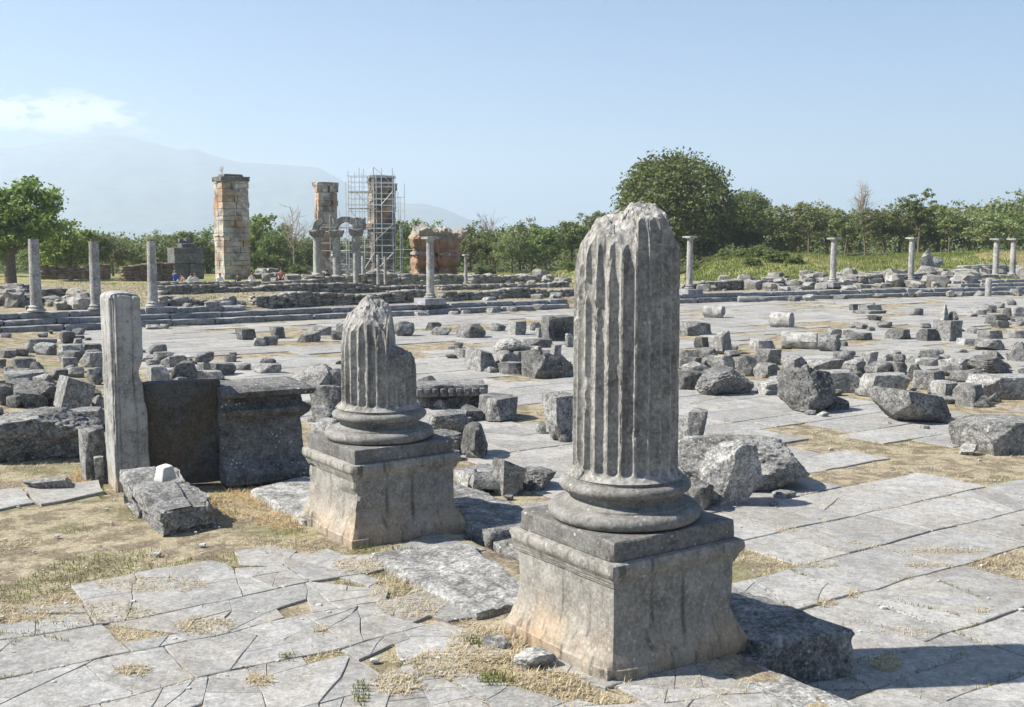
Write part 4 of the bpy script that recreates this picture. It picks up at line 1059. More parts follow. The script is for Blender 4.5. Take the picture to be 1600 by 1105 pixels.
 ('slab', 1324, 1368, 518, 531, 'rock', 'thin flat slab lying in dry grass in the right field', {}),
 ('rock', 1318, 1340, 514, 524, 'rock3', 'small dark rock behind the thin flat slab', {}),
 ('rock', 1289, 1317, 511, 529, 'rock2', 'white rock with dark right side in the dry grass', {}),
 ('slab', 1329, 1352, 474, 485, 'rock3', 'dark flat rock left of a pale twin on the far paving', {}),
 ('slab', 1345, 1382, 475, 487, 'rock2', 'pale flat rock right of its dark twin on the far paving', {}),
 ('slab', 1337, 1390, 484, 491, 'rock', 'low slab in front of the twin flat rocks', {}),
 ('block', 1358, 1381, 493, 501, 'rock3', 'dark slab edge in the far paving', {}),
 ('block', 1544, 1578, 490, 507, 'rock3', 'dark brown block in the far rubble at the right', {}),
 ('boulder', 1569, 1587, 480, 501, 'rock3', 'dark upright stone behind the brown block at the right', {}),
 ('boulder', 1583, 1612, 477, 502, 'rock2', 'pale boulder on the right edge of the far rubble', {}),
 ('rock', 1590, 1610, 494, 509, 'rock', 'grey rock on the right edge below the pale boulder', {}),
 ('slab', 1532, 1572, 514, 530, 'rock2', 'flat pale rock above the whaleback stone', {}),
 ('block', 1503, 1542, 527, 539, 'rock2', 'low rectangular pale block beside the square pedestal block', dict(yaw=.1)),
 ('boulder', 1530, 1580, 527, 548, 'rock', 'whaleback stone lying near the right edge', dict(dep=.6, yaw=.2)),
 ('slab', 1578, 1612, 513, 529, 'rock2', 'pale flat rock on the right edge level with the square pedestal block', {}),
 ('rock', 1522, 1545, 479, 492, 'rock2', 'pale rubble stone left of the brown block', {}),
 ('rock', 1534, 1562, 474, 488, 'rock', 'grey rubble stone behind the brown block', {}),
 # --- along the foot of the far steps
 ('rock', 1363, 1386, 457, 466, 'rock', 'low boulder at the foot of the far steps under the seventh column', {}),
 ('rock', 1420, 1434, 456, 465, 'rock3', 'dark stone at the foot of the far steps', {}),
 ('wedge', 1430, 1442, 453, 464, 'rock2', 'small pointed white stone at the foot of the far steps', {}),
 ('wedge', 1480, 1492, 453, 464, 'rock2', 'white upright chip at the foot of the far steps further right', {}),
 ('rock', 1492, 1510, 454, 464, 'rock', 'grey stone right of the white chip at the far steps', {}),
 ('rock', 1524, 1540, 453, 463, 'rock2', 'pale stone left of the short upright post', {}),
 ('rock', 1582, 1604, 450, 463, 'rock', 'grey rubble stone by the far steps on the right edge', {}),
 ('rock', 1232, 1252, 461, 471, 'rock', 'low stone at the foot of the far steps right of the lying shaft', {}),
 ('rock', 1256, 1276, 459, 470, 'rock2', 'pale stone with pointed top at the foot of the far steps', {}),
 ('slab', 1304, 1330, 460, 468, 'rock2', 'pale flat fragment at the foot of the steps below the sixth column', {}),
 ('slab', 759, 781, 480, 489, 'rock2', 'white slab leaning on the far steps between the columns', {}),
 ('block', 790, 808, 479, 487, 'rock2', 'short cream block at the foot of the far steps', {}),
 ('block', 832, 855, 474, 485, 'rock2', 'pale cube at the foot of the far steps beside the nearest column', {}),
 ('slab', 700, 718, 485, 492, 'rock2', 'low white hump at the foot of the far steps', {}),
 ('slab', 720, 735, 484, 491, 'rock2', 'second low white hump at the foot of the far steps', {}),
 ('slab', 646, 672, 486, 494, 'rock2', 'thin white slab sliding off the far steps by the lone capital column', {}),
 ('rock', 222, 250, 506, 515, 'rock2', 'low pale rubble against the far steps right of the tall pier', {}),
 ('rock', 248, 264, 505, 514, 'rock2', 'small cream stone against the far steps', {}),
]
for q in ROCKS: fallen(*q[:7], **q[7])

# hollowed block: a squared stone with a round socket in its face
x, y, z = place(874, 534)
def socket(P, T):
    P = P.copy(); h = np.exp(-((T[:, 0] + .05) / .5) ** 4 - ((T[:, 2]) / .55) ** 4) * (T[:, 1] < -.95); P[:, 1] += h * .32; return P
w = 44 / FPX * y
V_, F_ = hexa_np([(-w / 2, -.35), (w / 2, -.35), (w / 2, .5), (-w / 2, .5)], [(-w / 2, -.35), (w / 2, -.35), (w / 2, .5), (-w / 2, .5)], 0, .78, 81, 26, .10, .02, socket)
tag(obj('hollowed_block', V_, F_, M['rock3'], loc=(x, y + .4, z - .03), rot=(0, 0, .25), smooth=45), 'square block with a round hollow in its dark face, beside the nearest column', 'stone block')
# toothed (dentil) block
x, y, z = place(702, 640)
db = tag(empty('dentil_block', (x, y + .35, z), .16), 'cornice block with a row of square dentils along its edge, right of the farther column', 'stone block')
V_, F_ = block_np((1.35, .75, .22), 82, 24, .04, .01); crn = obj('cornice', V_ + np.array([0, .1, .22]), F_, M['rock'], db)
Vd, Fd = block_np((.085, .12, .13), 83, 4, .012, .003); dm = finish(mesh_np('dentil', Vd, Fd), M['rock'], 40)
for k in range(9): link('dentil', dm, crn, (-.60 + k * .145, -.30, .25))
V_, F_ = block_np((1.3, .55, .24), 84, 16, .05, .02); obj('bed', V_ + np.array([0, .12, -.02]), F_, M['rock3'], db)
# grooved fragment by the pointed rock
x, y, z = place(775, 776)
def flut(P, T):
    P = P.copy(); P[:, 2] += np.where(T[:, 2] > .9, .03 * np.cos(T[:, 1] * 9), 0); return P
V_, F_ = hexa_np([(-.34, -.12), (.30, -.18), (.34, .18), (-.30, .2)], [(-.32, -.1), (.28, -.16), (.32, .16), (-.28, .18)], 0, .13, 85, 26, .03, .008, flut)
tag(obj('grooved_fragment', V_, F_, M['rock2'], loc=(x, y + .2, z + .06), rot=(0, .1, .3), smooth=45), 'flat grooved marble fragment in front of the pointed upright rock', 'stone')
# small loose stones by the near pedestal
for (x0, x1, y0, y1, lb, sd) in ((752, 800, 988, 1018, 'pale flat pebble-like stone in straw left of the nearest pedestal', 91), (800, 876, 1008, 1050, 'grey loose stone at the left foot of the nearest pedestal', 92), (232, 262, 729, 733, '', 0)):
    if lb: fallen('rock', x0, x1, y0, y1, 'rock2', lb, dep=(x1 - x0) / FPX * 5.0, name='loose_stone', cat='stone', seed=sd)
# drums and shafts lying about
def drum(px, py, L, r, ang, label, mat='fcol', flutes=0, name='column_drum', sd=1, lift=0):
    x, y, z = place(px, py)
    th = np.linspace(0, 2 * math.pi, 48, endpoint=False); rows = 14
    V1, F1 = lathe_np([(r * .98, -L / 2)] + [(r, -L / 2 + .02 + (L - .04) * k / rows) for k in range(rows + 1)] + [(r * .98, L / 2)], 48)
    if flutes:
        a = np.arctan2(V1[:, 1], V1[:, 0]); s_ = 1 - .05 * np.abs(np.sin(a * flutes / 2)); V1[:, :2] *= s_[:, None]
    V1 = V1 + fbm(V1 * 5 + sd, 3, sd)[:, None] * .02 * np.sign(V1)
    V1 = np.stack([V1[:, 2], V1[:, 1], V1[:, 0]], 1)[:, [0, 1, 2]]
    F1 = F1[:, ::-1]
    o = obj(name, V1, F1, M[mat], loc=(x, y + r, z + r - .04 + lift), rot=(0, 0, ang), smooth=50)
    return tag(o, label, 'column drum')
drum(1117, 497, .75, .25, -.5, 'small lying drum with dark round end in the dry grass, farther off', sd=2)
drum(1224, 512, .75, .29, -.6, 'lying drum with black round end in the dry grass', sd=3)
drum(1253, 546, .98, .26, -.35, 'long fluted shaft piece lying in the dry grass', flutes=20, name='fallen_shaft', sd=4)
drum(1299, 550, .48, .25, -.55, 'short shaft piece touching the end of the long fluted one', mat='rock', name='fallen_shaft', sd=5)
drum(1174, 472, 1.3, .16, .05, 'slender column shaft lying along the foot of the far steps', mat='curb', name='fallen_shaft', sd=6)
drum(1393, 462, 1.6, .2, .2, 'rounded shaft fragment along the far steps below the seventh column', mat='rock', name='fallen_shaft', sd=7)
# moulded piece between the boulders
x, y, z = place(1212, 617)
V_, F_ = hexa_np([(-.30, -.2), (.26, -.2), (.26, .2), (-.30, .2)], [(-.22, -.16), (.24, -.2), (.24, .2), (-.22, .2)], 0, .26, 86, 20, .02, .005, lambda P, T: P + np.stack([0 * T[:, 0], np.where(T[:, 1] < -.95, .03 * np.sin(T[:, 2] * 7), 0), 0 * T[:, 0]], 1))
tag(obj('moulded_fragment', V_, F_, M['rock2'], loc=(x, y + .2, z), rot=(0, -.12, .3), smooth=40), 'clean pale moulded fragment between big boulder and dark pitted boulder', 'stone')
# square pedestal block carrying a pointed stone
x, y, z = place(1486, 533)
pb_ = tag(empty('pedestal_block', (x, y + .3, z), YAW), 'square cut block carrying a pointed white stone in the right field', 'stone block')
V_, F_ = block_np((.62, .62, .62), 87, 14, .03, .006); obj('block', V_, F_, M['rock'], pb_)
x2, y2 = x - .12, y + .3
V_, F_ = block_np((.26, .24, .50), 88, 10, .03, .008, taper=.85); tag(obj('pointed_stone', V_, F_, M['rock2'], loc=(x2, y2, z + .61), rot=(0, .05, .4)), 'pointed white stone standing on the square cut block', 'stone')
V_, F_ = rock_np((.28, .2, .3), 89, 'shard', 8); tag(obj('stone_shard', V_, F_, M['rock3'], loc=(x + .18, y2 + .02, z + .60)), 'dark shard beside the pointed white stone', 'stone')
# short upright post by the far steps
x, y, z = place(1544, 463)
V_, F_ = lathe_np([(.17, 0), (.17, .4), (.16, .85), (.13, .95)], 24, .01, 3); tag(obj('post_stump', V_, F_, M['fcol'], loc=(x, y, z)), 'short upright stone post in front of the far steps at the right', 'post')

# small broken stones lying among the big ones: a mass nobody could count
rs_ = np.random.default_rng(18); parts = []; T, F = cube(4, 4, 4)
def chips(px0, px1, y0, y1, n, smin, smax):
    S = T / np.linalg.norm(T, axis=1, keepdims=True)
    for _ in range(n):
        x, y, z = place(rs_.uniform(px0, px1), rs_.uniform(y0, y1)); s = rs_.uniform(smin, smax) * np.array([1, rs_.uniform(.6, 1), rs_.uniform(.35, .8)])
        P = T * .62 + S * .5
        for _c in range(5):
            nv = rs_.normal(size=3); nv /= np.linalg.norm(nv); t = P @ nv - rs_.uniform(.6, 1.0); P = P - nv * np.where(t > 0, t, 0)[:, None]
        P = (P + rs_.normal(size=P.shape) * .02) * s / 2; a = rs_.uniform(0, 3); ca, sa = math.cos(a), math.sin(a)
        parts.append((np.stack([ca * P[:, 0] - sa * P[:, 1] + x, sa * P[:, 0] + ca * P[:, 1] + y, P[:, 2] + z + s[2] * .3], 1), F))
chips(-10, 160, 520, 600, 27, .15, .55); chips(-10, 158, 590, 650, 15, .12, .45); chips(222, 440, 548, 602, 20, .12, .45); chips(480, 545, 560, 680, 9, .12, .35)
chips(655, 770, 600, 720, 11, .1, .35); chips(700, 900, 520, 590, 11, .1, .35); chips(1062, 1320, 540, 612, 20, .12, .45); chips(1300, 1610, 545, 640, 31, .12, .5); chips(1320, 1610, 474, 530, 27, .15, .6); chips(1060, 1280, 690, 800, 5, .06, .16); chips(700, 880, 730, 780, 6, .06, .2)
Vt, F2 = join(parts); tag(obj('rubble', Vt, F2.astype(np.int32), M['rock'], smooth=35), 'small broken stones scattered among the fallen blocks', 'rubble', kind='stuff')

# ------------------------------------------------------------------ far steps, block by block
def poly_at(pts, u):
    L = np.cumsum([0] + [np.linalg.norm(pts[k + 1] - pts[k]) for k in range(len(pts) - 1)])
    u = min(max(u, 0), L[-1] - 1e-6); k = int(np.searchsorted(L, u, side='right') - 1); f = (u - L[k]) / (L[k + 1] - L[k])
    d = (pts[k + 1] - pts[k]) / (L[k + 1] - L[k]); return pts[k] * (1 - f) + pts[k + 1] * f, d, L[-1]
def flight(name, pts, courses, label, seed):
    """courses: [(from m, to m, z0, z1, setback)] along the line; every block a part"""
    r = np.random.default_rng(seed); pts = [np.array(p, float) for p in pts]; o0 = pts[0]
    e = tag(empty(name, (*o0, -.3)), label, 'steps')
    for a, b, z0, z1, back in courses:
        u = a
        while u < b:
            L = min(r.uniform(1.1, 2.3), b - u)
            if L < .4: break
            p, d, _ = poly_at(pts, u + L / 2); n = np.array([-d[1], d[0]]); dep = .75
            V_, F_ = block_np((L - r.uniform(.01, .05), dep, z1 - z0), int(r.integers(1e6)), 12, .05, .012)
            c = p + n * (back + dep / 2) + n * r.normal() * .025
            o = obj('step_block', V_, F_, M['curb'], e, smooth=40); o.location = (c[0] - o0[0], c[1] - o0[1], z0 + .3 + r.normal() * .008)
            o.rotation_euler = (r.normal() * .008, r.normal() * .006, math.atan2(d[1], d[0]) + r.normal() * .01); u += L
    return e
LFT = [G(-60, 523.5, -.3), G(500, 498.7, -.3), G(895, 482, -.3)]
def ulen(px, y, pts):
    p = G(px, y, -.3); return float(np.linalg.norm(p - np.array(pts[0])))
uA = ulen(400, 504, LFT)
TL = poly_at([np.array(p) for p in LFT], 0)[2]
flight('stone_steps', LFT, [(0, TL, -.34, -.10, 0), (0, TL, -.10, .10, .36), (0, uA, .10, .30, .72)], 'long flight of low marble steps along the far left side of the forum', 3)
RGT = [G(1030, 474.5, -.3), G(1330, 466, -.3), G(1660, 458.5, -.3)]
TR_ = poly_at([np.array(p) for p in RGT], 0)[2]
flight('stone_steps', RGT, [(0, TR_, -.34, -.10, 0), (0, TR_, -.10, .11, .36)], 'long flight of low marble steps along the far right side of the forum', 4)
UP = [np.array([at(1230, 59.5), 59.5]), np.array([at(1460, 65.5), 65.5])]
flight('stone_kerb', UP, [(0, float(np.linalg.norm(UP[1] - UP[0])), .02, .22, 0)], 'upper kerb course under the sixth and seventh columns', 5)
UP2 = [np.array([at(1500, 62.5), 62.5]), np.array([at(1680, 66.5), 66.5])]
flight('stone_kerb', UP2, [(0, 8, .05, .24, 0), (0, 8, .24, .42, .5), (0, 8, .42, .60, 3.2)], 'stacked kerb courses under the pair of columns at the right', 6)

# ------------------------------------------------------------------ slender columns round the forum
def slim(px, ytop, ybase, wpx, d, label, capital=True, plinth=None, group='slender standing columns round the forum', basemould=True):
    x = at(px, d); zb, zt = zat(ybase, d), zat(ytop, d); H = zt - zb; r = wpx / FPX * d / 2
    e = tag(empty('slender_column', (x, d, zb)), label, 'column', group)
    z0 = .0
    if basemould:
        hb = min(.24, H * .1)
        obj('column_base', *lathe_np([(r * 1.5, 0)] + arc(r * 1.5, .0, r * 1.45, hb * .4, .03, 5) + [(r * 1.2, hb * .5)] + arc(r * 1.2, hb * .55, r * 1.15, hb * .85, .03, 5) + [(r * 1.02, hb)], 32, .006, int(px)), M['fcol'], e); z0 = hb
    hc = .22 if capital else 0.0
    n = 14; prof = [(r * (1.03 - .13 * (k / n) ** 1.5), z0 + (H - hc - z0) * k / n) for k in range(n + 1)]
    obj('shaft', *lathe_np(prof, 40, .010, int(px) + 3), M['fcol'], e, smooth=50)
    if capital:
        rt = r * .92
        cap_ = obj('capital', *lathe_np([(rt, H - hc), (rt * 1.15, H - hc + .02), (rt * 1.12, H - hc + .05), (rt * 1.5, H - .10)], 32, .006, int(px)), M['fcol'], e)
        V_, F_ = block_np((r * 3.5, r * 3.5, .10), int(px), 8, .02, .006); o = obj('abacus', V_, F_, M['fcol'], cap_); o.location = (0, 0, H - .10); o.rotation_euler = (0, 0, YAW)
    if plinth:
        V_, F_ = block_np((plinth, plinth * .9, .28), int(px) + 7, 10, .03, .008); o = obj('plinth', V_, F_, M['curb'], e); o.location = (0, 0, -.27); o.rotation_euler = (0, 0, YAW)
    return e
slim(56, 373.5, 487, 17.0, 37.4, 'slender plain shaft, leftmost of the three on the far left steps', False)
slim(149.5, 377, 485, 15.6, 38.6, 'slender plain shaft, middle one of the three on the far left steps', False)
slim(239, 377, 480, 14.4, 39.8, 'slender plain shaft just right of the tall pier on the far left steps', False, .75)
slim(672.5, 370, 466, 12.0, 45.6, 'lone slender column with capital in front of the red brick ruin', True, 1.05)
slim(1077, 369, 452, 10.0, 54.5, 'slender capital column standing right beside the nearest column', True, 1.0)
slim(1300.5, 371.5, 441, 9.4, 61.5, 'slender capital column, second to the right of the nearest column', True, 1.15)
slim(1422, 371, 437.5, 9.0, 65.5, 'slender capital column near the pale statue-like rock', True, 1.15)
slim(1553.5, 372.5, 433, 8.8, 69, 'left one of the close pair of capital columns at the right', True)
slim(1580, 372.5, 432, 8.8, 70, 'right one of the close pair of capital columns at the right', True)
slim(728, 397.5, 444, 5.0, 72, 'small slender column with capital right of the red brick ruin', True)
BG_ = 'bare posts in front of the scaffolded pier'
slim(556.5, 396, 446.5, 7.5, 70, 'stout bare post with flat cap before the arcade', False, None, BG_, False)
slim(568, 400, 437, 5.4, 76, 'bare post on a low block before the arcade', False, .9, BG_, False)
slim(591.5, 398, 444.5, 5.6, 70, 'left one of two close bare posts before the scaffolded pier', False, None, BG_, False)
slim(602.5, 401, 444.5, 5.0, 71, 'right one of two close bare posts before the scaffolded pier', False, None, BG_, False)

# ------------------------------------------------------------------ low rubble walls
def rubble(px0, d0, px1, d1, ytop0, ytop1, ybot0, ybot1, label, seed, size=.28, thick=.6, mat='wallst', ragged=.12, name='rubble_wall'):
    """dry-stone wall from (px0, d0) to (px1, d1); photo rows of its top and foot at both ends"""
    r = np.random.default_rng(seed); A = np.array([at(px0, d0), d0]); B = np.array([at(px1, d1), d1]); L = np.linalg.norm(B - A); dr = (B - A) / L; nr = np.array([-dr[1], dr[0]])
    zt0, zt1, zb0, zb1 = zat(ytop0, d0), zat(ytop1, d1), zat(ybot0, d0) - .15, zat(ybot1, d1) - .15
    T, F = cube(2, 2, 2); parts = []; u = 0
    while u < L:
        w = r.uniform(.6, 1.7) * size; f = u / L; zb, zt = zb0 + (zb1 - zb0) * f, zt0 + (zt1 - zt0) * f + ragged * float(vnoise(np.array([[u * .5, seed, 0.]]), seed)[0])
        z = zb
        while z < zt - .04:
            h = r.uniform(.4, .85) * size * .7
            if z + h > zt: h = max(.05, zt - z)
            for side in (-1, 0, 1):
                c = A + dr * (u + w / 2 + r.normal() * .04) + nr * (side * thick * .33 + r.normal() * .05)
                P = T * np.array([w * .55, thick * .22, h * .54]) * (1 + .18 * r.normal(size=T.shape)); S = T / np.linalg.norm(T, axis=1, keepdims=True)
                P = P * .8 + S * np.array([w * .55, thick * .22, h * .54]) * .25
                a = math.atan2(dr[1], dr[0]) + r.normal() * .12; ca, sa = math.cos(a), math.sin(a)
                P = np.stack([ca * P[:, 0] - sa * P[:, 1] + c[0], sa * P[:, 0] + ca * P[:, 1] + c[1], P[:, 2] + z + h / 2], 1)
                parts.append((P, F))
            z += h
        u += w
    Vt, F2 = join(parts); c = np.array([(A[0] + B[0]) / 2, (A[1] + B[1]) / 2, min(zb0, zb1)])
    return tag(obj(name, Vt - c, F2.astype(np.int32), M[mat], loc=c, smooth=0), label, 'wall')
rubble(248, 40.8, 352, 42, 467, 468, 480, 475, 'low rubble wall just behind the third slender shaft', 1)
rubble(-30, 47, 46, 48.5, 444, 446, 462, 458, 'dark rubble wall at the left edge behind the slender shafts', 2)
rubble(34, 44.5, 142, 48, 452, 458, 470, 462, 'rubble wall corner between the two left slender shafts', 3)
rubble(-30, 42, 48, 42.5, 462, 463, 477, 476, 'lowest rubble wall at the left edge behind the steps', 4)
rubble(90, 41.5, 142, 42, 466, 468, 478, 477, 'short dark rubble wall behind the first two slender shafts', 5)
rubble(246, 50.5, 662, 59.5, 448.5, 444.5, 460, 452, 'very long low rubble wall across the middle distance left of the lone capital column', 6, .28)
rubble(686, 60, 880, 64, 444, 443, 453, 449.5, 'long low rubble wall right of the lone capital column', 7, .28)
rubble(395, 43.6, 500, 46, 462, 458, 477, 473, 'rubble wall ending in stacked slabs above the far steps', 8)
rubble(500, 46, 655, 48.6, 459, 457, 474, 470, 'rubble wall with long facing blocks left of the lone capital column', 9)
rubble(690, 49.4, 893, 54, 456, 449, 470, 462, 'rubble wall with rounded blocks between lone capital column and nearest column', 10)
rubble(1060, 58.5, 1216, 62, 441, 440, 451, 447, 'low pale-topped rubble wall behind the capital column beside the nearest column', 11)
rubble(240, 60, 402, 62, 441, 440, 450, 449, 'straight wall in front of the seated people', 12, .3, .5, ragged=.04)
rubble(400, 63, 490, 65, 439, 437, 447, 446, 'broken wall right of the seated people', 13, .4)
rubble(478, 72, 640, 74, 431, 429, 446, 444, 'dark foundation wall below the arcade', 14, .4)
rubble(606, 78, 715, 79, 428, 429, 442, 442, 'foundation wall below the red brick ruin', 15, .4)
M['brickwall'] = stone('brown_brick_wall', (.27, .20, .14), (.12, .085, .06), .15, .4, vary=.4, bump=.6, island=True)
rubble(64, 77, 172, 79, 414, 417, 433, 433, 'brown ruined wall under the leftmost trees', 16, .45, .8, 'brickwall', .25)
rubble(192, 74, 264, 76, 421, 415, 436, 436, 'sloping brown ruined wall left of the dark stacked block', 17, .4, .8, 'brickwall', .3)
rubble(1335, 64, 1450, 67, 428, 425, 437, 434, 'rough wall behind the capital column near the statue-like rock', 18, .5, .7)
rubble(1500, 78, 1680, 80, 416, 416, 430, 430, 'pale rubble wall behind the pair of columns at the right', 19, .6, .8, 'rock2', .2)
rubble(735, 76, 800, 78, 431, 431, 441, 440, 'broken foundation right of the small slender column', 20, .5, .8)
rubble(805, 78, 840, 79, 433, 432, 439, 438, 'short stretch of broken wall before the tree bank', 21, .5, .7)
# stray stones on the terrace: a mass of rubble nobody could count
rr_ = np.random.default_rng(8); parts = []; T, F = cube(3, 3, 3)
def heap(px0, px1, y0, y1, n, smin, smax):
    for _ in range(n):
        a, b = rr_.uniform(px0, px1), rr_.uniform(y0, y1); x, y, z = place(a, b)
        if y < step_y(x) + 1.2 or y > 110: continue
        s = rr_.uniform(smin, smax) * np.array([1, rr_.uniform(.6, 1), rr_.uniform(.4, .9)]); S = T / np.linalg.norm(T, axis=1, keepdims=True)
        P = (T * .6 + S * .55 + .15 * rr_.normal(size=T.shape)) * s / 2; a2 = rr_.uniform(0, 3); ca, sa = math.cos(a2), math.sin(a2)
        parts.append((np.stack([ca * P[:, 0] - sa * P[:, 1] + x, sa * P[:, 0] + ca * P[:, 1] + y, P[:, 2] + z + s[2] * .3], 1), F))
heap(70, 150, 470, 484, 19, 0.18, 0.90); heap(260, 480, 474, 482, 22, 0.12, 0.60); heap(480, 660, 436, 446, 45, 0.24, 1.30); heap(700, 890, 434, 446, 52, 0.18, 1.20); heap(0, 60, 466, 484, 16, 0.18, 0.90)
heap(1090, 1300, 440, 456, 52, 0.15, 0.80); heap(1180, 1330, 436, 450, 45, 0.18, 1.00); heap(1320, 1520, 432, 450, 82, 0.18, 1.30); heap(1320, 1540, 446, 458, 45, 0.12, 0.70); heap(390, 480, 428, 440, 30, 0.18, 1.10); heap(690, 900, 462, 480, 10, 0.18, 0.70); heap(1500, 1640, 425, 440, 45, 0.24, 1.30)
Vt, F2 = join(parts); tag(obj('rubble', Vt, F2.astype(np.int32), M['wallst'], smooth=30), 'loose stones strewn over the terrace behind the steps', 'rubble', kind='stuff')
for k, (x0, x1, y0, y1, mt, lb) in enumerate([(562, 590, 437, 447, 'rock2', 'low pale block carrying a bare post before the arcade'), (612, 624, 430, 446, 'rock2', 'upright pale block right of the bare posts'), (640, 655, 432, 443, 'rock', 'grey block at the foot of the red brick ruin'),
        (495, 527, 464, 474, 'curb', 'long facing block in the rubble wall behind the far steps, left piece'), (622, 655, 460, 471, 'curb', 'long facing block in the rubble wall next to the lone capital column'), (733, 766, 456, 468, 'curb', 'rounded facing block right of the lone capital column'),
        (752, 777, 463, 471, 'rock2', 'pale slab before the rounded facing block'), (859, 880, 456, 467, 'rock2', 'pale rock on the terrace beside the nearest column'), (1222, 1265, 437, 447, 'rock', 'large block with dark right end between two far columns'),
        (1372, 1398, 436, 446, 'rock3', 'dark block left of the column near the statue-like rock'), (1455, 1494, 423, 437, 'rock', 'fallen block right of the statue-like rock'), (1512, 1535, 420, 436, 'rock2', 'leaning pale block left of the pair of columns')]):
    fallen('block' if k not in (7,) else 'rock', x0, x1, y0, y1, mt, lb, yaw=.5)
# statue-like weathered rock
x, y, z = place(1455, 430)
Vs = []
for (dx, dz, w, h, sd) in ((0, 0, 1.9, .75, 1), (-.45, .6, .9, 1.0, 2), (.35, .6, .95, .75, 3), (-.35, 1.35, .45, .5, 4)):
    P, F_ = rock_np((w, w * .6, h), 200 + sd, 'boulder', 10); Vs.append((P + np.array([dx, 0, dz]), F_))
Vt, F_ = join(Vs); tag(obj('weathered_rock', Vt, F_, M['rock2'], loc=(x, y, z), smooth=45), 'pale lumpy rock shaped like a worn statue on the terrace at the right', 'rock')

# ------------------------------------------------------------------ piers of the basilica, course by course
def pier(px0, px1, ytop, ybase, d, label, seed, frac=.3, cornice=None, ragged=.0, courses=None, mat='pier', capw=1.12, base_w=1.0):
    """px0..px1 = outline at d; frac = share of the lit left face"""
    r = np.random.default_rng(seed); wpx = px1 - px0
    xl, xr = at(px0, d), at(px1, d); zb, zt = zat(ybase, d), zat(ytop, d); H = zt - zb
    va = math.atan2(((px0 + px1) / 2 - 800), FPX); nf = math.cos(YAW + va); nl = max(math.sin(YAW + va), .12)
    wf = (xr - xl) * (1 - frac) / nf; wlft = min((xr - xl) * frac / nl, wf * 1.6)
    e = tag(empty('basilica_pier', ((xl + xr) / 2, d + 1.0, zb), YAW), label, 'pier', 'tall piers of the ruined basilica')
    n = courses or int(H / .55); z = 0
    def pick(k, cx_): return M[mat]
    hs_ = r.uniform(.7, 1.35, n); hs_ = hs_ / hs_.sum() * H
    for c in range(n):
        h = hs_[c]; k = c / n; nb = 2 if c % 2 else 3; sc = base_w if k < .15 else 1.0
        rag = ragged * k
        ed = [0] + sorted(r.uniform(.25, .75, nb - 1)) + [1]
        for q in range(nb):
            for row in (0, 1):
                L = (ed[q + 1] - ed[q]) * wf * sc; cx = (-.5 * wf * sc + ed[q] * wf * sc + L / 2); D = wlft / 2 * sc
                ins = r.uniform(0, .05) + rag * r.uniform(-.05, .22) * (1 if q in (0, nb - 1) else .4)
                V_, F_ = block_np((max(.15, L - .01 - ins * .5), max(.15, D - .01 - ins), h - .008), int(r.integers(1e6)), 5, .04, .012)
                o = obj('ashlar', V_, F_, M['pierdark'] if (cornice and k > 1 - cornice) else pick(k, cx), e, smooth=40)
                o.location = (cx + r.normal() * (.015 + rag * .1), (-D / 2 if row == 0 else D / 2) + r.normal() * (.015 + rag * .08), z); o.rotation_euler = (0, 0, r.normal() * .012)
        z += h
    return e, wf, wlft, H
def band(e, wf, wl2, z, h, out, mat, seed, name='cornice'):
    V_, F_ = block_np((wf + 2 * out, wl2 + 2 * out, h), seed, 14, .10, .03); o = obj(name, V_, F_, M[mat], e); o.location = (0, 0, z); return o
e, wf, wl2, H = pier(333, 388, 276, 438, 95, 'tallest squared stone pier with rust stains, standing alone at the left', 1, .26, .05, .15)
band(e, wf, wl2, H * .425, .20, .10, 'pier', 2, 'string_course'); band(e, wf, wl2, H * .955, .42, .10, 'pierdark', 3); band(e, wf * .7, wl2 * .7, H * .955 + .42, .22, 0, 'pierdark', 4, 'top_block')
e, wf, wl2, H = pier(490, 527, 288, 432, 101, 'ragged stone pier left of the scaffolding, above the arcade', 5, .18, None, .55)
band(e, wf, wl2, H * .985, .35, .10, 'pierB', 6); band(e, wf * 1.05, wl2, H * .44, .5, .25, 'pier', 7, 'string_course')
e, wf, wl2, H = pier(573, 619, 276, 432, 101, 'dark ragged stone pier wrapped in scaffolding', 8, .22, .12, .6, mat='pierB')
band(e, wf, wl2, H * .985, .3, .0, 'pierdark', 9); band(e, wf * 1.04, wl2, H * .47, .55, .22, 'brickwall', 10, 'string_course')
rubble(522, 99.5, 574, 100, 384, 386, 432, 432, 'pale broken wall between the two scaffolded piers', 30, .8, 1.2, 'pier', .8)
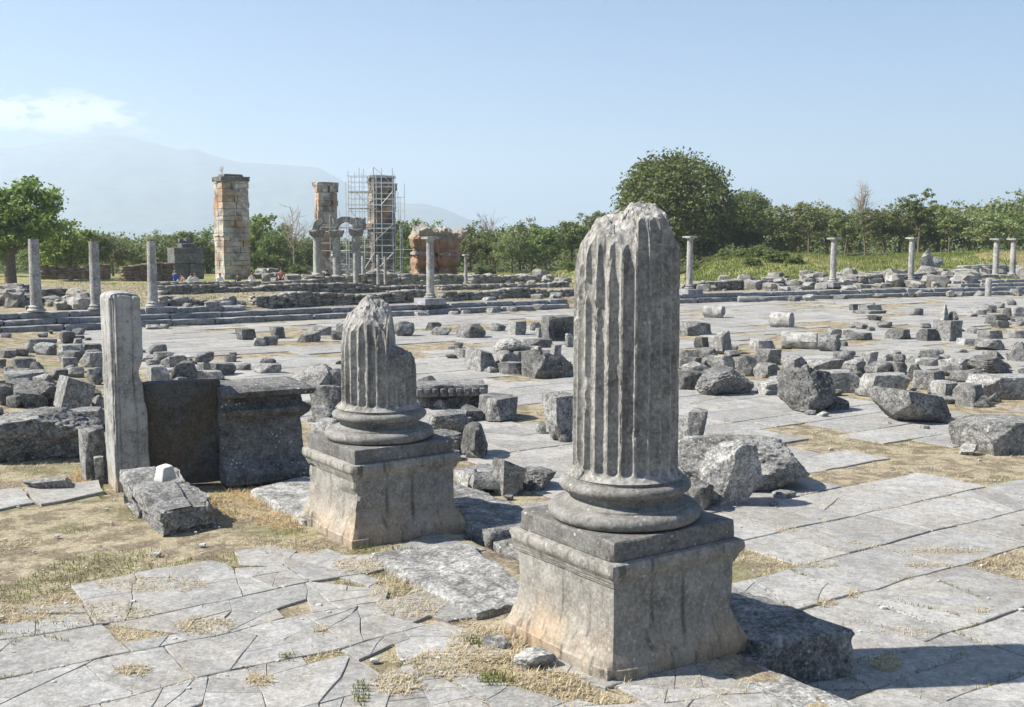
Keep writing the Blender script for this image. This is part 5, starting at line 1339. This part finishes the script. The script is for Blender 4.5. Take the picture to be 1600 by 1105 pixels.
# twigs on the lone pier
def twig(name, x, y, z, H, n, seed, label, cat, mat, spread=.5, thick=.03, parent=None):
    r = np.random.default_rng(seed); parts = [tube_np([(0, 0, 0), (r.normal() * .05 * H, 0, H * .5), (r.normal() * .08 * H, r.normal() * .05 * H, H)], [thick, thick * .7, thick * .2], 5)]
    def grow(p, d, L, t, lev):
        q = p + d * L * .5 + r.normal(size=3) * L * .06; e_ = p + d * L; parts.append(tube_np([p, q, e_], [t, t * .7, t * .3], 4))
        if lev > 0:
            for _ in range(4):
                f = r.uniform(.3, 1); nd = d + r.normal(size=3) * .55; nd[2] = abs(nd[2]) * .8 + .1; nd /= np.linalg.norm(nd); grow(p + d * L * f, nd, L * r.uniform(.4, .65), t * .5, lev - 1)
    for _ in range(n):
        a = r.uniform(0, 6.28); h = r.uniform(.25, .85) * H; d = np.array([math.cos(a) * spread, math.sin(a) * spread, 1.0]); d /= np.linalg.norm(d)
        grow(np.array([0, 0, h]), d, H * r.uniform(.25, .42) * (1.2 - h / H * .6), thick * .5, 2)
    fix = []
    for v, f in parts: fix.append((v, f))
    Vt, F_ = join(fix); o = obj(name, Vt, F_, M[mat], loc=(x, y, z), smooth=60); return tag(o, label, cat)
M['bark'] = plain('bark', (.16, .125, .09), .95, var=.35, scale=9)
M['twig'] = plain('dry_twigs', (.36, .30, .23), .95, var=.2, scale=9)
twig('dry_shrub', at(352, 96), 96, zat(273, 95), .75, 9, 3, 'tiny dry shrub growing on top of the lone pier', 'shrub', 'twig', .9, .03)

# ------------------------------------------------------------------ dark stacked block structure
x0 = at(286, 88)
e = tag(empty('block_stack', (x0, 89, zat(437, 88)), YAW), 'dark squat stack of huge blocks left of the lone pier', 'ruin')
for (sx2, sy2, sz2, px2, pz, sd) in ((1.25, 1.9, 1.3, -.63, 0, 1), (1.15, 1.9, 1.3, .60, 0, 2), (2.4, 1.9, 1.25, 0, 1.31, 3), (1.15, 1.2, .35, .1, 2.57, 4), (.35, .5, .36, -.35, 2.93, 5), (.5, .6, .38, .2, 2.93, 6)):
    V_, F_ = block_np((sx2, sy2, sz2), 300 + sd, 12, .05, .02); o = obj('block', V_, F_, M['pierdark2'] if 'pierdark2' in M else M['rock3'], e); o.location = (px2, 0, pz)

# ------------------------------------------------------------------ arcade
d = 84.0
e = tag(empty('arcade', (at(527, d), d, zat(433, d))), 'broken arcade of three columns with one arch still standing, before the scaffolding', 'arcade')
xb = at(527, d); zb = zat(433, d)
cols = []
for px_, yb_, yt_ in ((497, 431, 371), (527, 434, 371), (558, 434, 369)):
    x = at(px_, d) - xb; z0 = zat(yb_, d) - zb; z1 = zat(yt_, d) - zb; r_ = .33
    c = obj('column', *lathe_np([(r_ * 1.3, z0)] + arc(r_ * 1.3, z0, r_ * 1.2, z0 + .2, .05, 4) + [(r_ * 1.02, z0 + .25), (r_ * .95, (z0 + z1) / 2), (r_ * .88, z1)], 24, .02, int(px_)), M['fcol'], e); c.location = (x, 0, 0)
    V_, F_ = block_np((.85, .8, .55), int(px_), 10, .10, .03, taper=-.35); k = obj('capital', V_, F_, M['rock'], e); k.location = (x, 0, z1)
    cols.append((x, z1 + .55))
def voussoirs(x0, x1, z, a0, a1, n, seed):
    cx, R1 = (x0 + x1) / 2, (x1 - x0) / 2 - .10; R2 = R1 + .44
    for k in range(n):
        t0, t1 = a0 + (a1 - a0) * k / n + .01, a0 + (a1 - a0) * (k + 1) / n - .01
        bot = [(math.cos(t) * R1, math.sin(t) * R1) for t in (t0, t1)]; top = [(math.cos(t) * R2, math.sin(t) * R2) for t in (t0, t1)]
        pts = [(p[0], y_, p[1]) for y_ in (-.35, .35) for p in (bot[0], top[0], top[1], bot[1])]
        T, F = cube(4, 3, 4); a, b, c = (T[:, :1] + 1) / 2, (T[:, 1:2] + 1) / 2, (T[:, 2:3] + 1) / 2; Q = np.array(pts)
        P = (Q[0] * (1 - a) * (1 - c) + Q[1] * (1 - a) * c + Q[2] * a * c + Q[3] * a * (1 - c)) * (1 - b) + (Q[4] * (1 - a) * (1 - c) + Q[5] * (1 - a) * c + Q[6] * a * c + Q[7] * a * (1 - c)) * b
        P = P + fbm(P * 5, 2, seed + k)[:, None] * .02
        if a1 > a0: F = F[:, ::-1]
        o = obj('voussoir', P, F, M['rock'], e, smooth=40); o.location = (cx, 0, z)
voussoirs(cols[1][0], cols[2][0], cols[1][1] - .05, math.pi, 0, 7, 5)
voussoirs(cols[0][0], cols[0][0] + 1.55, cols[0][1] - .05, math.pi, math.pi * .6, 2, 6)
V_, F_ = block_np((.9, .7, .9), 77, 10, .1, .04); o = obj('spandrel_block', V_, F_, M['rock'], e); o.location = (cols[2][0] + .25, 0, cols[2][1] - .05)

# ------------------------------------------------------------------ red brick ruin
def brickmat():
    m = NT('crumbling_brick'); c = m.coords(); bt = m.new('ShaderNodeTexBrick'); rot = m.new('ShaderNodeMapping'); rot.inputs['Rotation'].default_value = (math.pi / 2, 0, 0); m.l.new(m.tc.outputs['Object'], rot.inputs[0]); m.l.new(rot.outputs[0], bt.inputs['Vector'])
    bt.inputs['Scale'].default_value = 1.6; bt.inputs['Color1'].default_value = (.30, .135, .07, 1); bt.inputs['Color2'].default_value = (.27, .115, .06, 1); bt.inputs['Mortar'].default_value = (.33, .26, .19, 1); bt.inputs['Mortar Size'].default_value = .03
    n = m.noise(c, .8, 6, .65); n2 = m.noise(c, 5, 6, .7)
    sep = m.new('ShaderNodeSeparateXYZ'); m.l.new(m.tc.outputs['Object'], sep.inputs[0])
    top = m.ramp(m.math('ADD', sep.outputs['Z'], m.math('MULTIPLY', n, 1.2)), 3.7, 4.2)
    col = m.mix(m.ramp(n, .45, .62, 0, .6), bt.outputs[0], (.40, .31, .22)); col = m.mix(top, col, (.33, .30, .25)); col = m.mix(m.ramp(n2, .55, .7, 0, .6), col, (.13, .06, .035))
    m.l.new(col, m.bsdf.inputs['Base Color']); m.bump(m.math('ADD', n2, bt.outputs['Fac']), .8, .12); return m.m
M['brick'] = brickmat()
d = 90.0; e = tag(empty('brick_ruin', (at(680, d), d + 1, zat(432, d)), .35), 'crumbling red brick ruin with top-heavy masonry behind the lone capital column', 'ruin')
def lump(w, dp, h, prof, seed, dx, mat='brick', name='brick_mass', z=0.0, n=30):
    T, F = cube(n, 10, n); zz = (T[:, 2] + 1) / 2; lo = np.interp(zz, [q[0] for q in prof], [q[1] for q in prof]); hi = np.interp(zz, [q[0] for q in prof], [q[2] for q in prof])
    X = lo + (hi - lo) * (T[:, 0] + 1) / 2; P = np.stack([X * w, T[:, 1] * dp / 2 * np.interp(zz, [0, .5, 1], [.9, .85, 1.05]), zz * h], 1)
    D = np.stack([T[:, 0] * .6, T[:, 1], T[:, 2] * (zz > .9)], 1); P = P + D * (fbm(P * 1.5 + seed, 5, seed, .6) * .30)[:, None] + D * (np.floor(fbm(np.stack([P[:, 0] * .3, P[:, 1] * .3, P[:, 2] * 1.6], 1), 2, seed) * 3) * .06)[:, None]
    P[:, 2] += np.where(zz > .95, fbm(np.stack([P[:, 0] * 1.4, P[:, 1], 0 * P[:, 0]], 1), 3, seed + 1) * .3, 0)
    o = obj(name, P, F, M[mat], e, smooth=45); o.location = (dx, 0, z); return o
lump(2.3, 1.7, 3.7, [(0, -.48, .38), (.28, -.52, .22), (.5, -.46, .22), (.68, -.56, .42), (.85, -.58, .5), (1, -.36, .5)], 4, -.75)
lump(2.2, 1.7, 3.8, [(0, -.36, .44), (.28, -.30, .44), (.45, -.34, .42), (.62, -.38, .52), (.8, -.5, .66), (.92, -.5, .82), (1, -.45, .8)], 9, .75)
for (w, dx, z) in ((.95, -1.55, 1.78), (.95, .55, 1.72)):
    V_, F_ = block_np((w, 1.75, .24), int(w * 100 + z * 10), 8, .05, .02); o = obj('stone_band', V_, F_, M['rock2'], e); o.location = (dx, -.06, z)

# ------------------------------------------------------------------ scaffolding
M['steel'] = plain('galvanised_tube', (.50, .51, .52), .5, .3, var=.08)
M['plankm'] = plain('scaffold_plank', (.50, .47, .42), .8, var=.2)
dS = 98.0
e = tag(empty('scaffold_tower', (at(590, dS), dS, zat(432, dS))), 'grey tubular steel scaffolding round the dark ragged pier', 'scaffolding'); xo, zo = at(590, dS), zat(432, dS)
def rod(p, q, nm, r=.034):
    V_, F_ = tube_np([p, q], [r, r], 6); obj(nm, V_, F_, M['steel'], e, smooth=60)
def L3(px_, y_, dy): return np.array([at(px_, dS) - xo, dy, zat(y_, dS) - zo])
vert = [(549, 268, 432), (559, 270, 432), (566, 263, 432), (573, 265, 432), (588, 263, 432), (600, 263, 432), (617, 264, 432), (545, 285, 432), (625, 300, 345), (635, 288, 345), (628, 350, 432), (535, 330, 432), (520, 335, 432), (505, 345, 432)]
for k, (a, t, b) in enumerate(vert):
    for dy in ((-.9, .9) if k % 2 == 0 else (-.9,)):
        rod(L3(a, b, dy), L3(a, t + (6 if dy > 0 else 0), dy), 'standard')
lev = [276, 285, 293, 301, 311, 320, 331, 340, 350, 357, 364, 374, 384, 394, 404, 414, 422]
for k, y_ in enumerate(lev):
    x0, x1 = (546, 619) if y_ < 355 else (522, 619)
    for dy in (-.9, .9):
        if (k + (dy > 0)) % 4 != 3: rod(L3(x0 + (k * 7) % 5, y_, dy), L3(x1, y_ + (k % 2), dy), 'ledger', .028)
for y_ in (345, 330, 309): rod(L3(618, y_, -.9), L3(636, y_, -.9), 'ledger', .028)
for y_ in (390, 402, 425): rod(L3(618, y_, -.9), L3(668, y_, -.9), 'ledger', .028)
for y_ in (352, 362, 380, 392, 404, 416): rod(L3(500, y_, -.9), L3(549, y_, -.9), 'ledger', .028)
for (a, ya, b, yb) in ((549, 325, 588, 378), (588, 262, 612, 284), (588, 262, 578, 284), (588, 378, 618, 350), (559, 300, 588, 330), (505, 432, 530, 395), (528, 392, 549, 428), (503, 395, 526, 425), (566, 430, 588, 395), (588, 425, 617, 395), (600, 320, 617, 300)):
    rod(L3(a, ya, -.95), L3(b, yb, -.95), 'brace', .028)
for (a, b, y_) in ((548, 590, 301), (548, 590, 327), (500, 560, 356), (548, 619, 357), (548, 619, 384), (618, 650, 425)):
    p, q = L3(a, y_, 0), L3(b, y_, 0); V_, F_ = block_np((q[0] - p[0], 1.5, .09), int(a + y_), 6, .01, .003); o = obj('deck', V_, F_, M['plankm'], e); o.location = ((p[0] + q[0]) / 2, 0, p[2])

# ------------------------------------------------------------------ people resting by the lone pier
def person(px, yhead, d, shirt, label, facing=0.0, lean=.15, hair=(.05, .035, .025)):
    """seated figure, one skinned body; the head top at photo row yhead"""
    x = at(px, d); zt = zat(yhead, d); hd = 1.30; z0 = zt - hd
    me = bpy.data.meshes.new('person')
    J = [(0, 0, .48), (0, -.02, .62), (0, -.04 - lean * .3, .82), (0, -.04 - lean * .6, .98), (0, -.05 - lean * .7, 1.06), (0, -.07 - lean * .8, 1.17), (0, -.07 - lean * .8, 1.26),
         (.10, -.05, .47), (.13, -.48, .50), (.13, -.50, .08), (.13, -.64, .04), (-.10, -.05, .47), (-.13, -.48, .50), (-.13, -.50, .08), (-.13, -.64, .04),
         (.19, -.06 - lean * .6, .95), (.25, -.14, .70), (.16, -.36, .60), (.13, -.44, .57), (-.19, -.06 - lean * .6, .95), (-.25, -.14, .70), (-.16, -.36, .60), (-.13, -.44, .57)]
    Rr = [.15, .14, .15, .12, .06, .085, .08, .10, .075, .055, .045, .10, .075, .055, .045, .065, .05, .04, .035, .065, .05, .04, .035]
    E = [(0, 1), (1, 2), (2, 3), (3, 4), (4, 5), (5, 6), (0, 7), (7, 8), (8, 9), (9, 10), (0, 11), (11, 12), (12, 13), (13, 14), (3, 15), (15, 16), (16, 17), (17, 18), (3, 19), (19, 20), (20, 21), (21, 22)]
    me.from_pydata(J, E, []); tmp = bpy.data.objects.new('person', me); COL.objects.link(tmp)
    tmp.modifiers.new('skin', 'SKIN'); tmp.modifiers.new('sub', 'SUBSURF').levels = 2
    for k, q in enumerate(Rr): tmp.data.skin_vertices[0].data[k].radius = (q, q)
    tmp.data.skin_vertices[0].data[0].use_root = True
    dg = bpy.context.evaluated_depsgraph_get(); ev = bpy.data.meshes.new_from_object(tmp.evaluated_get(dg)); bpy.data.objects.remove(tmp)
    ev.materials.clear()
    for mm in (shirt, M['skin'], M['trouser']): ev.materials.append(mm)
    for p in ev.polygons:
        c = p.center; p.use_smooth = True
        p.material_index = 1 if c.z > 1.05 - lean * .1 or (abs(c.x) > .08 and c.y < -.27 and c.z > .53) else (2 if c.z < .53 else 0)
    o = link('person', ev, None, (x, d, z0), (0, 0, facing)); tag(o, label, 'person', 'people resting by the lone pier')
    Vh, Fh = lathe_np([(.02, -.01), (.09, .0), (.105, .05), (.09, .11), (.04, .145)], 16, .006, int(px)); h = obj('hair', Vh, Fh, HAIR(hair), o); h.location = (0, -.055 - lean * .8, 1.175)
    V_, F_ = block_np((.6, .5, .40), int(px), 6, .04, .01); s_ = tag(obj('seat_stone', V_, F_, M['rock'], loc=(x - math.sin(facing) * -.0, d + .05, z0 + .0)), 'seat stone under the ' + seatlab(label), 'stone')
def seatlab(l): return ' '.join(l.split()[:11])
_h = {}
def HAIR(c):
    if c not in _h: _h[c] = plain('hair_%d' % len(_h), c, .6)
    return _h[c]
M['skin'] = plain('skin', (.50, .32, .23), .6, var=.05); M['trouser'] = plain('dark_trousers', (.05, .055, .07), .85)
PS = [(275, 423, 83, (.03, .12, .45), 'person in bright blue sitting beside the dark block stack', .3), (287, 427, 83, (.62, .35, .33), 'person in pink sitting next to the one in blue', -.4), (298.5, 427, 83, (.6, .6, .6), 'person in white and dark sitting third from the block stack', .6), (306, 427, 83, (.55, .55, .58), 'person in pale top sitting fourth from the block stack', .2),
      (345, 427, 86, (.62, .66, .75), 'person in pale blue sitting at the left foot of the lone pier', .1), (374, 427, 86, (.06, .06, .07), 'person in black sitting at the right foot of the lone pier', -.3), (393, 426, 85, (.70, .74, .82), 'person in light shirt bending forward right of the lone pier', .5),
      (441, 419, 84, (.38, .17, .14), 'person in dark red sitting higher up on the broken wall', 0.), (510, 422, 82, (.04, .04, .05), 'person in black sitting between the first two arcade columns', .4)]
for k, (a, b, c, col, lb, fc) in enumerate(PS): person(a, b, c, plain('shirt_%d' % k, col, .85), lb, fc, .35 if 'bending' in lb else .15, (.05, .035, .025) if k % 3 else (.12, .08, .05))

# ------------------------------------------------------------------ trees
M['leafA'] = leafmat('oak_leaves', (.10, .14, .036), (.22, .26, .085))
M['leafB'] = leafmat('walnut_leaves', (.11, .17, .025), (.27, .33, .08))
M['leafC'] = leafmat('willow_leaves', (.14, .175, .06), (.28, .30, .13))
M['leafD'] = leafmat('dry_leaves', (.16, .11, .06), (.30, .23, .14))
def tree_meshes(key, H, crown_z, rx, rz, clumps, per, leaf, trunk_r, mat, seed, fork=.45, shell=.75, flat=0.0, lobes=7, main=.0):
    """tapered trunk with limbs, and a crown of many leaves gathered in clumps with gaps"""
    r = np.random.default_rng(seed); parts = [tube_np([(0, 0, -.3), (.04 * H * r.normal() * .3, 0, H * .2), (.03 * H * r.normal(), .02 * H, H * fork), (0, 0, H * .75)], [trunk_r * 1.25, trunk_r, trunk_r * .7, trunk_r * .25], 8)]
    LB = [(np.array([math.cos(a) * rx * .45, math.sin(a) * rx * .45, crown_z + rz * q]), s) for a, q, s in zip(r.uniform(0, 6.28, lobes), r.uniform(-.45, .5, lobes), r.uniform(.45, .72, lobes))] + [(np.array([0, 0, crown_z]), .85)]
    C = []
    while len(C) < clumps:
        c, s = LB[r.integers(len(LB))] if r.random() > main else (LB[-1][0], .96); v = r.normal(size=3); v /= np.linalg.norm(v); q = r.uniform(shell, 1) if r.random() < .75 else r.uniform(.2, 1)
        p = c + v * q * s * np.array([rx, rx, rz])
        if p[2] < crown_z - rz * (1 - flat * .3): continue
        C.append(p)
    C = np.array(C)
    for k in r.choice(len(C), min(11, len(C)), replace=False):
        b = np.array([0, 0, H * r.uniform(fork * .55, fork * 1.2)]); m_ = (b + C[k]) / 2 + np.array([0, 0, -.04 * H]); parts.append(tube_np([b, m_, C[k]], [trunk_r * .45, trunk_r * .28, trunk_r * .07], 5))
    Vt, F_ = join(parts); tm = finish(mesh_np(key + '_trunk', Vt, F_), M['bark'], 60)
    cr = rx * .20; P = np.repeat(C, per, axis=0); g = r.normal(size=P.shape); g /= np.linalg.norm(g, axis=1, keepdims=True); P = P + g * (cr * r.power(1.6, len(P)))[:, None] * np.array([1.15, 1.15, .8]) * r.uniform(.7, 1.35, len(P))[:, None]
    n = len(P); nv = g * .6 + r.normal(size=(n, 3)) * .7 + np.array([0, 0, .35]); nv /= np.linalg.norm(nv, axis=1, keepdims=True)
    a = np.cross(nv, r.normal(size=(n, 3))); a /= np.linalg.norm(a, axis=1, keepdims=True); b = np.cross(nv, a); L = (leaf * r.uniform(.6, 1.4, n))[:, None]
    Q = np.stack([P - a * L * .5, P + b * L * .32, P + a * L * .55, P - b * L * .30], 1).reshape(-1, 3); FF = np.arange(n * 4).reshape(-1, 4).astype(np.int32)
    cm = finish(mesh_np(key + '_crown', Q, FF), M[mat], 0)
    return tm, cm
TM = {'dome': tree_meshes('dome', 11.5, 6.0, 5.6, 5.6, 460, 60, .34, .42, 'leafA', 1, .3, .86, 1.0, 9, .8),
      'walnut': tree_meshes('walnut', 8.0, 4.7, 3.4, 3.4, 150, 60, .30, .36, 'leafB', 2, .4, .6),
      'roundA': tree_meshes('roundA', 6.0, 3.5, 2.6, 2.5, 110, 52, .26, .16, 'leafA', 3, .4),
      'roundB': tree_meshes('roundB', 6.0, 3.4, 2.9, 2.4, 110, 52, .26, .15, 'leafC', 4, .4),
      'bushy': tree_meshes('bushy', 5.0, 2.5, 2.7, 2.4, 110, 55, .26, .14, 'leafB', 5, .3, .7, 1.0),
      'slim': tree_meshes('slim', 7.0, 4.9, 2.1, 2.2, 80, 50, .24, .11, 'leafC', 6, .55),
      'tall': tree_meshes('tall', 9.0, 5.6, 1.9, 3.6, 100, 50, .25, .14, 'leafA', 7, .45, .6, 0, 9),
      'shrub': tree_meshes('shrub', 2.2, .9, 1.5, 1.1, 70, 50, .2, .06, 'leafA', 8, .3, .6, 1.0)}
HT = {'dome': 11.7, 'walnut': 8.2, 'roundA': 6.1, 'roundB': 5.9, 'bushy': 5.0, 'slim': 7.2, 'tall': 9.3, 'shrub': 2.05}
def tree(kind, px, ytop, ybase, d, label, wide=1.0, group=None, rz=None, nm=None):
    x = at(px, d); zb, zt = float(zg(x, d)), zat(ytop, d); s = (zt - zb) / HT[kind]
    e = tag(empty(nm or {'dome': 'oak_tree', 'walnut': 'walnut_tree', 'shrub': 'shrub', 'bushy': 'bushy_tree'}.get(kind, 'tree'), (x, d, zb), rz if rz is not None else (px * 1.7) % 6.28), label, 'shrub' if kind == 'shrub' else 'tree', group)
    e.scale = (s * wide, s * wide, s); link('trunk', TM[kind][0], e); link('crown', TM[kind][1], e)
tree('walnut', 18, 258, 430, 80, 'large leafy tree cut by the left edge', 1.0)
tree('dome', 1053, 236, 410, 112, 'great dome-shaped dark tree rising behind the nearest column', 1.0)
tree('bushy', 112, 347, 420, 92, 'bright green rounded tree behind the first two slender shafts', 1.12)
tree('roundA', 150, 352, 420, 97, 'darker tree right behind the bright rounded tree', .8)
tree('roundA', 295, 352, 425, 118, 'dark spreading tree between dark block stack and lone pier', 1.25)
tree('bushy', 415, 338, 410, 120, 'dense dark green tree just right of the lone pier', 1.0)
tree('roundA', 436, 350, 410, 116, 'lower dark tree beside the dense one right of the lone pier', 1.0)
tree('roundA', 645, 331, 425, 118, 'dark tree behind the scaffolding on its right', .95)
tree('dome', 1165, 297, 410, 122, 'lighter green tree on the right flank of the great dome-shaped tree', .85)
tree('tall', 1432, 291, 410, 112, 'tall dark narrow tree above the column by the statue-like rock', 1.1)
twig('bare_tree', at(460, 112), 112, float(zg(at(460, 112), 112.)), zat(330, 112) - float(zg(at(460, 112), 112.)), 16, 11, 'leafless grey tree between lone pier and arcade', 'tree', 'twig', .55, .09)
twig('bare_tree', at(1341, 128), 128, float(zg(at(1341, 128), 128.)), zat(297, 128) - float(zg(at(1341, 128), 128.)), 26, 12, 'leafless upright poplar behind the right tree row', 'tree', 'twig', .22, .10)
twig('bare_tree', at(767, 126), 126, float(zg(at(767, 126), 126.)), zat(336, 126) - float(zg(at(767, 126), 126.)), 16, 13, 'small half-bare tree top right of the red brick ruin', 'tree', 'twig', .5, .08)
LGA = ['olive green tree between the second and third slender shafts', 'low dark tree just left of the third slender shaft', 'pale green tree right of the third slender shaft behind the sloping wall', 'dark tree behind the leftmost slender shaft', 'dark tree at the left edge behind the large leafy tree', 'pale green tree touching the left side of the lone pier', 'pale green tree just left of the arcade', 'dark tree seen through the first arcade bay', 'dark tree seen between arcade and scaffolding', 'green tree hidden behind the scaffolded pier', 'dark tree behind the dark block stack', 'pale green tree behind the red brick ruin']
LGB = ['dark tree at the right shoulder of the red brick ruin', 'pale green tree behind the small slender column', 'dark tree under the small half-bare tree top', 'broad pale green tree in the middle of the left grove', 'low pale green tree standing before the middle of the left grove', 'dark round tree with clear trunk left of the nearest column', 'dark tree just left of the nearest column top', 'slim tree peeping out behind the left shoulder of the nearest column', 'dark tree between nearest column top and great dome-shaped tree', 'tall narrow tree standing behind the left grove']
LGC = ['dark tree directly right of the great dome-shaped tree', 'slim grey-green tree right of the lighter flank tree', 'pale spreading tree left of the second far column', 'slim tree with thin trunk left of the second far column', 'pale tree directly behind the second far column', 'slim tree just right of the second far column', 'slim tree below the leafless poplar', 'dark tree right of the leafless poplar', 'pale tree directly behind the column by the statue-like rock', 'dark tree right of the tall narrow tree', 'slim pale tree right of the tall narrow tree', 'wide pale tree left of the close pair of columns', 'widest pale tree directly behind the close pair of columns', 'high dark tree behind the wide pale trees at the right', 'dark tree behind the right one of the close pair', 'high pale tree at the right edge', 'low pale tree on the right edge', 'high dark tree left of the right edge', 'dark low tree behind the tall narrow tree', 'broad dark tree behind the slim ones near the poplar', 'broad dark tree behind the slim ones right of the dome-shaped tree', 'broad dark tree behind the lighter flank tree']
GA, GB, GC = 'trees along the left background', 'trees between the ruin and the near column', 'tree row on the grassy bank'
for k, (px_, yt_, d_, kd, wd) in enumerate([(178, 370, 105, 'roundB', 1.1), (215, 374, 112, 'roundA', 1.0), (248, 366, 110, 'roundB', 1.1), (62, 372, 100, 'roundA', 1.1), (-20, 350, 104, 'roundA', 1.2), (325, 358, 122, 'roundB', 1.1), (485, 372, 122, 'roundB', 1.2), (520, 366, 126, 'roundA', 1.1), (560, 368, 126, 'roundA', 1.2), (600, 362, 128, 'roundB', 1.1), (266, 360, 122, 'roundA', 1.1), (672, 352, 126, 'roundB', 1.)]):
    tree(kd, px_, yt_, 420, d_, LGA[k], wd, GA)
for k, (px_, yt_, d_, kd, wd) in enumerate([(705, 358, 122, 'roundA', 1.0), (735, 352, 118, 'roundB', 1.0), (772, 356, 116, 'roundA', .9), (812, 348, 122, 'roundB', 1.1), (800, 362, 112, 'roundB', .9), (852, 346, 112, 'roundA', 1.05), (893, 336, 120, 'roundA', 1.1), (925, 332, 124, 'slim', 1.1), (955, 318, 128, 'roundA', 1.2), (830, 352, 128, 'tall', 1.2)]):
    tree(kd, px_, yt_, 420, d_, LGB[k], wd, GB)
for k, (px_, yt_, d_, kd, wd) in enumerate([(1128, 318, 120, 'roundA', 1.2), (1205, 322, 112, 'slim', 1.25), (1240, 325, 118, 'roundB', 1.15), (1262, 318, 110, 'slim', 1.2), (1290, 322, 116, 'roundB', 1.1), (1318, 328, 108, 'slim', 1.1), (1350, 326, 112, 'slim', 1.15), (1378, 322, 116, 'roundA', 1.0), (1402, 318, 118, 'roundB', 1.1), (1462, 308, 120, 'roundA', 1.1), (1480, 326, 110, 'slim', 1.2), (1512, 322, 118, 'roundB', 1.25), (1545, 330, 108, 'roundB', 1.3), (1535, 310, 140, 'roundA', 1.2), (1575, 322, 112, 'roundA', 1.2), (1600, 306, 136, 'roundB', 1.4), (1625, 318, 112, 'roundB', 1.2), (1570, 308, 142, 'roundA', 1.3), (1440, 330, 124, 'roundA', 1.2), (1325, 336, 128, 'roundA', 1.4), (1225, 336, 130, 'roundA', 1.4), (1175, 326, 128, 'roundA', 1.3)]):
    tree(kd, px_, yt_, 410, d_, LGC[k], wd, GC)
GS = 'shrubs on the grassy bank'
for k, (px_, yt_, d_, wd) in enumerate([(1185, 380, 88, 1.35), (1212, 386, 85, 1.3), (1158, 386, 90, 1.3), (1240, 396, 84, 1.3), (1110, 398, 92, 1.6), (1260, 404, 88, 1.3), (1290, 406, 94, 1.3), (1340, 404, 96, 1.3), (1440, 402, 98, 1.3), (1525, 400, 96, 1.3), (1570, 400, 94, 1.3), (1130, 400, 88, 1.5), (1175, 400, 84, 1.3), (1138, 386, 94, 1.4), (890, 404, 96, 1.3), (760, 412, 104, 1.2), (1500, 398, 96, 1.3), (1405, 402, 92, 1.0), (1470, 406, 88, .9), (1090, 408, 96, 1.4), (560, 412, 112, 1.3), (640, 418, 96, 1.3), (470, 410, 108, 1.2), (845, 414, 100, 1.0)]):
    tree('shrub', px_, yt_, 420, d_, 'low green shrub on the weedy bank under the trees', wd, GS)
rw2 = np.random.default_rng(66); C = []
for k in range(2300):
    a, dd = rw2.uniform(-120, 1720), rw2.uniform(118, 150); x = (a - 800) / FPX * dd
    top_ = 3.4 + 1.6 * float(vnoise(np.array([[x * .11, dd * .05, 0.]]), 4)[0]) + (.8 if a > 1080 else 0); C.append((x, dd, float(zg(x, dd)) + top_ * rw2.uniform(.02, 1) ** .8))
C = np.array(C); P = np.repeat(C, 34, axis=0) + rw2.normal(size=(len(C) * 34, 3)) * np.array([.7, .7, .45]); n = len(P)
nv = rw2.normal(size=(n, 3)) + np.array([0, -.3, .4]); nv /= np.linalg.norm(nv, axis=1, keepdims=True); a_ = np.cross(nv, rw2.normal(size=(n, 3))); a_ /= np.linalg.norm(a_, axis=1, keepdims=True); b_ = np.cross(nv, a_); L = (.36 * rw2.uniform(.6, 1.4, n))[:, None]
Qw = np.stack([P - a_ * L * .5, P + b_ * L * .32, P + a_ * L * .55, P - b_ * L * .3], 1).reshape(-1, 3)
tag(obj('woodland_undergrowth', Qw, np.arange(n * 4).reshape(-1, 4).astype(np.int32), M['leafA'], smooth=0), 'dense dark scrub closing the view behind the trees', 'scrub', kind='stuff')
# weeds and tall meadow grass in the distance
rw = np.random.default_rng(55)
def scatter(px0, px1, d0, d1, n):
    a, dd = rw.uniform(px0, px1, n), rw.uniform(d0, d1, n); x = (a - 800) / FPX * dd; return np.stack([x, dd, zg(x, dd) - .05], 1)
M['weedy'] = leafmat('meadow_weeds', (.13, .155, .035), (.27, .27, .09)); M['weedg'] = leafmat('green_weeds', (.08, .125, .02), (.21, .25, .06)); M['weeds'] = leafmat('tall_dry_grass', (.36, .29, .14), (.52, .44, .24))
Q = np.concatenate([scatter(1070, 1680, 76, 112, 70000), scatter(380, 520, 96, 118, 7000), scatter(690, 1000, 90, 116, 9000)]); nzv = fbm(np.stack([Q[:, 0] * .12, Q[:, 1] * .12, Q[:, 2] * 0], 1), 3, 5)
blades('meadow_grass', Q[nzv > .22], .26, .04, M['weedy'], 'yellow-green tall weeds on the bank under the trees', .35, 6)
blades('green_weeds', Q[(nzv <= .22) & (nzv > -.6)], .24, .05, M['weedg'], 'fresh green weeds on the bank under the trees', .4, 7)
blades('tall_dry_grass', Q[nzv <= -.6], .26, .035, M['weeds'], 'tall dry grass on the bank under the trees', .4, 8)
Q2 = np.concatenate([scatter(-60, 900, 42, 75, 26000), scatter(1060, 1660, 60, 76, 9000)]); Q2 = Q2[Q2[:, 1] > step_y(Q2[:, 0]) + 1.3]
blades('terrace_grass', Q2, .12, .035, M['green'], 'short grass on the terrace behind the steps', .7, 9)
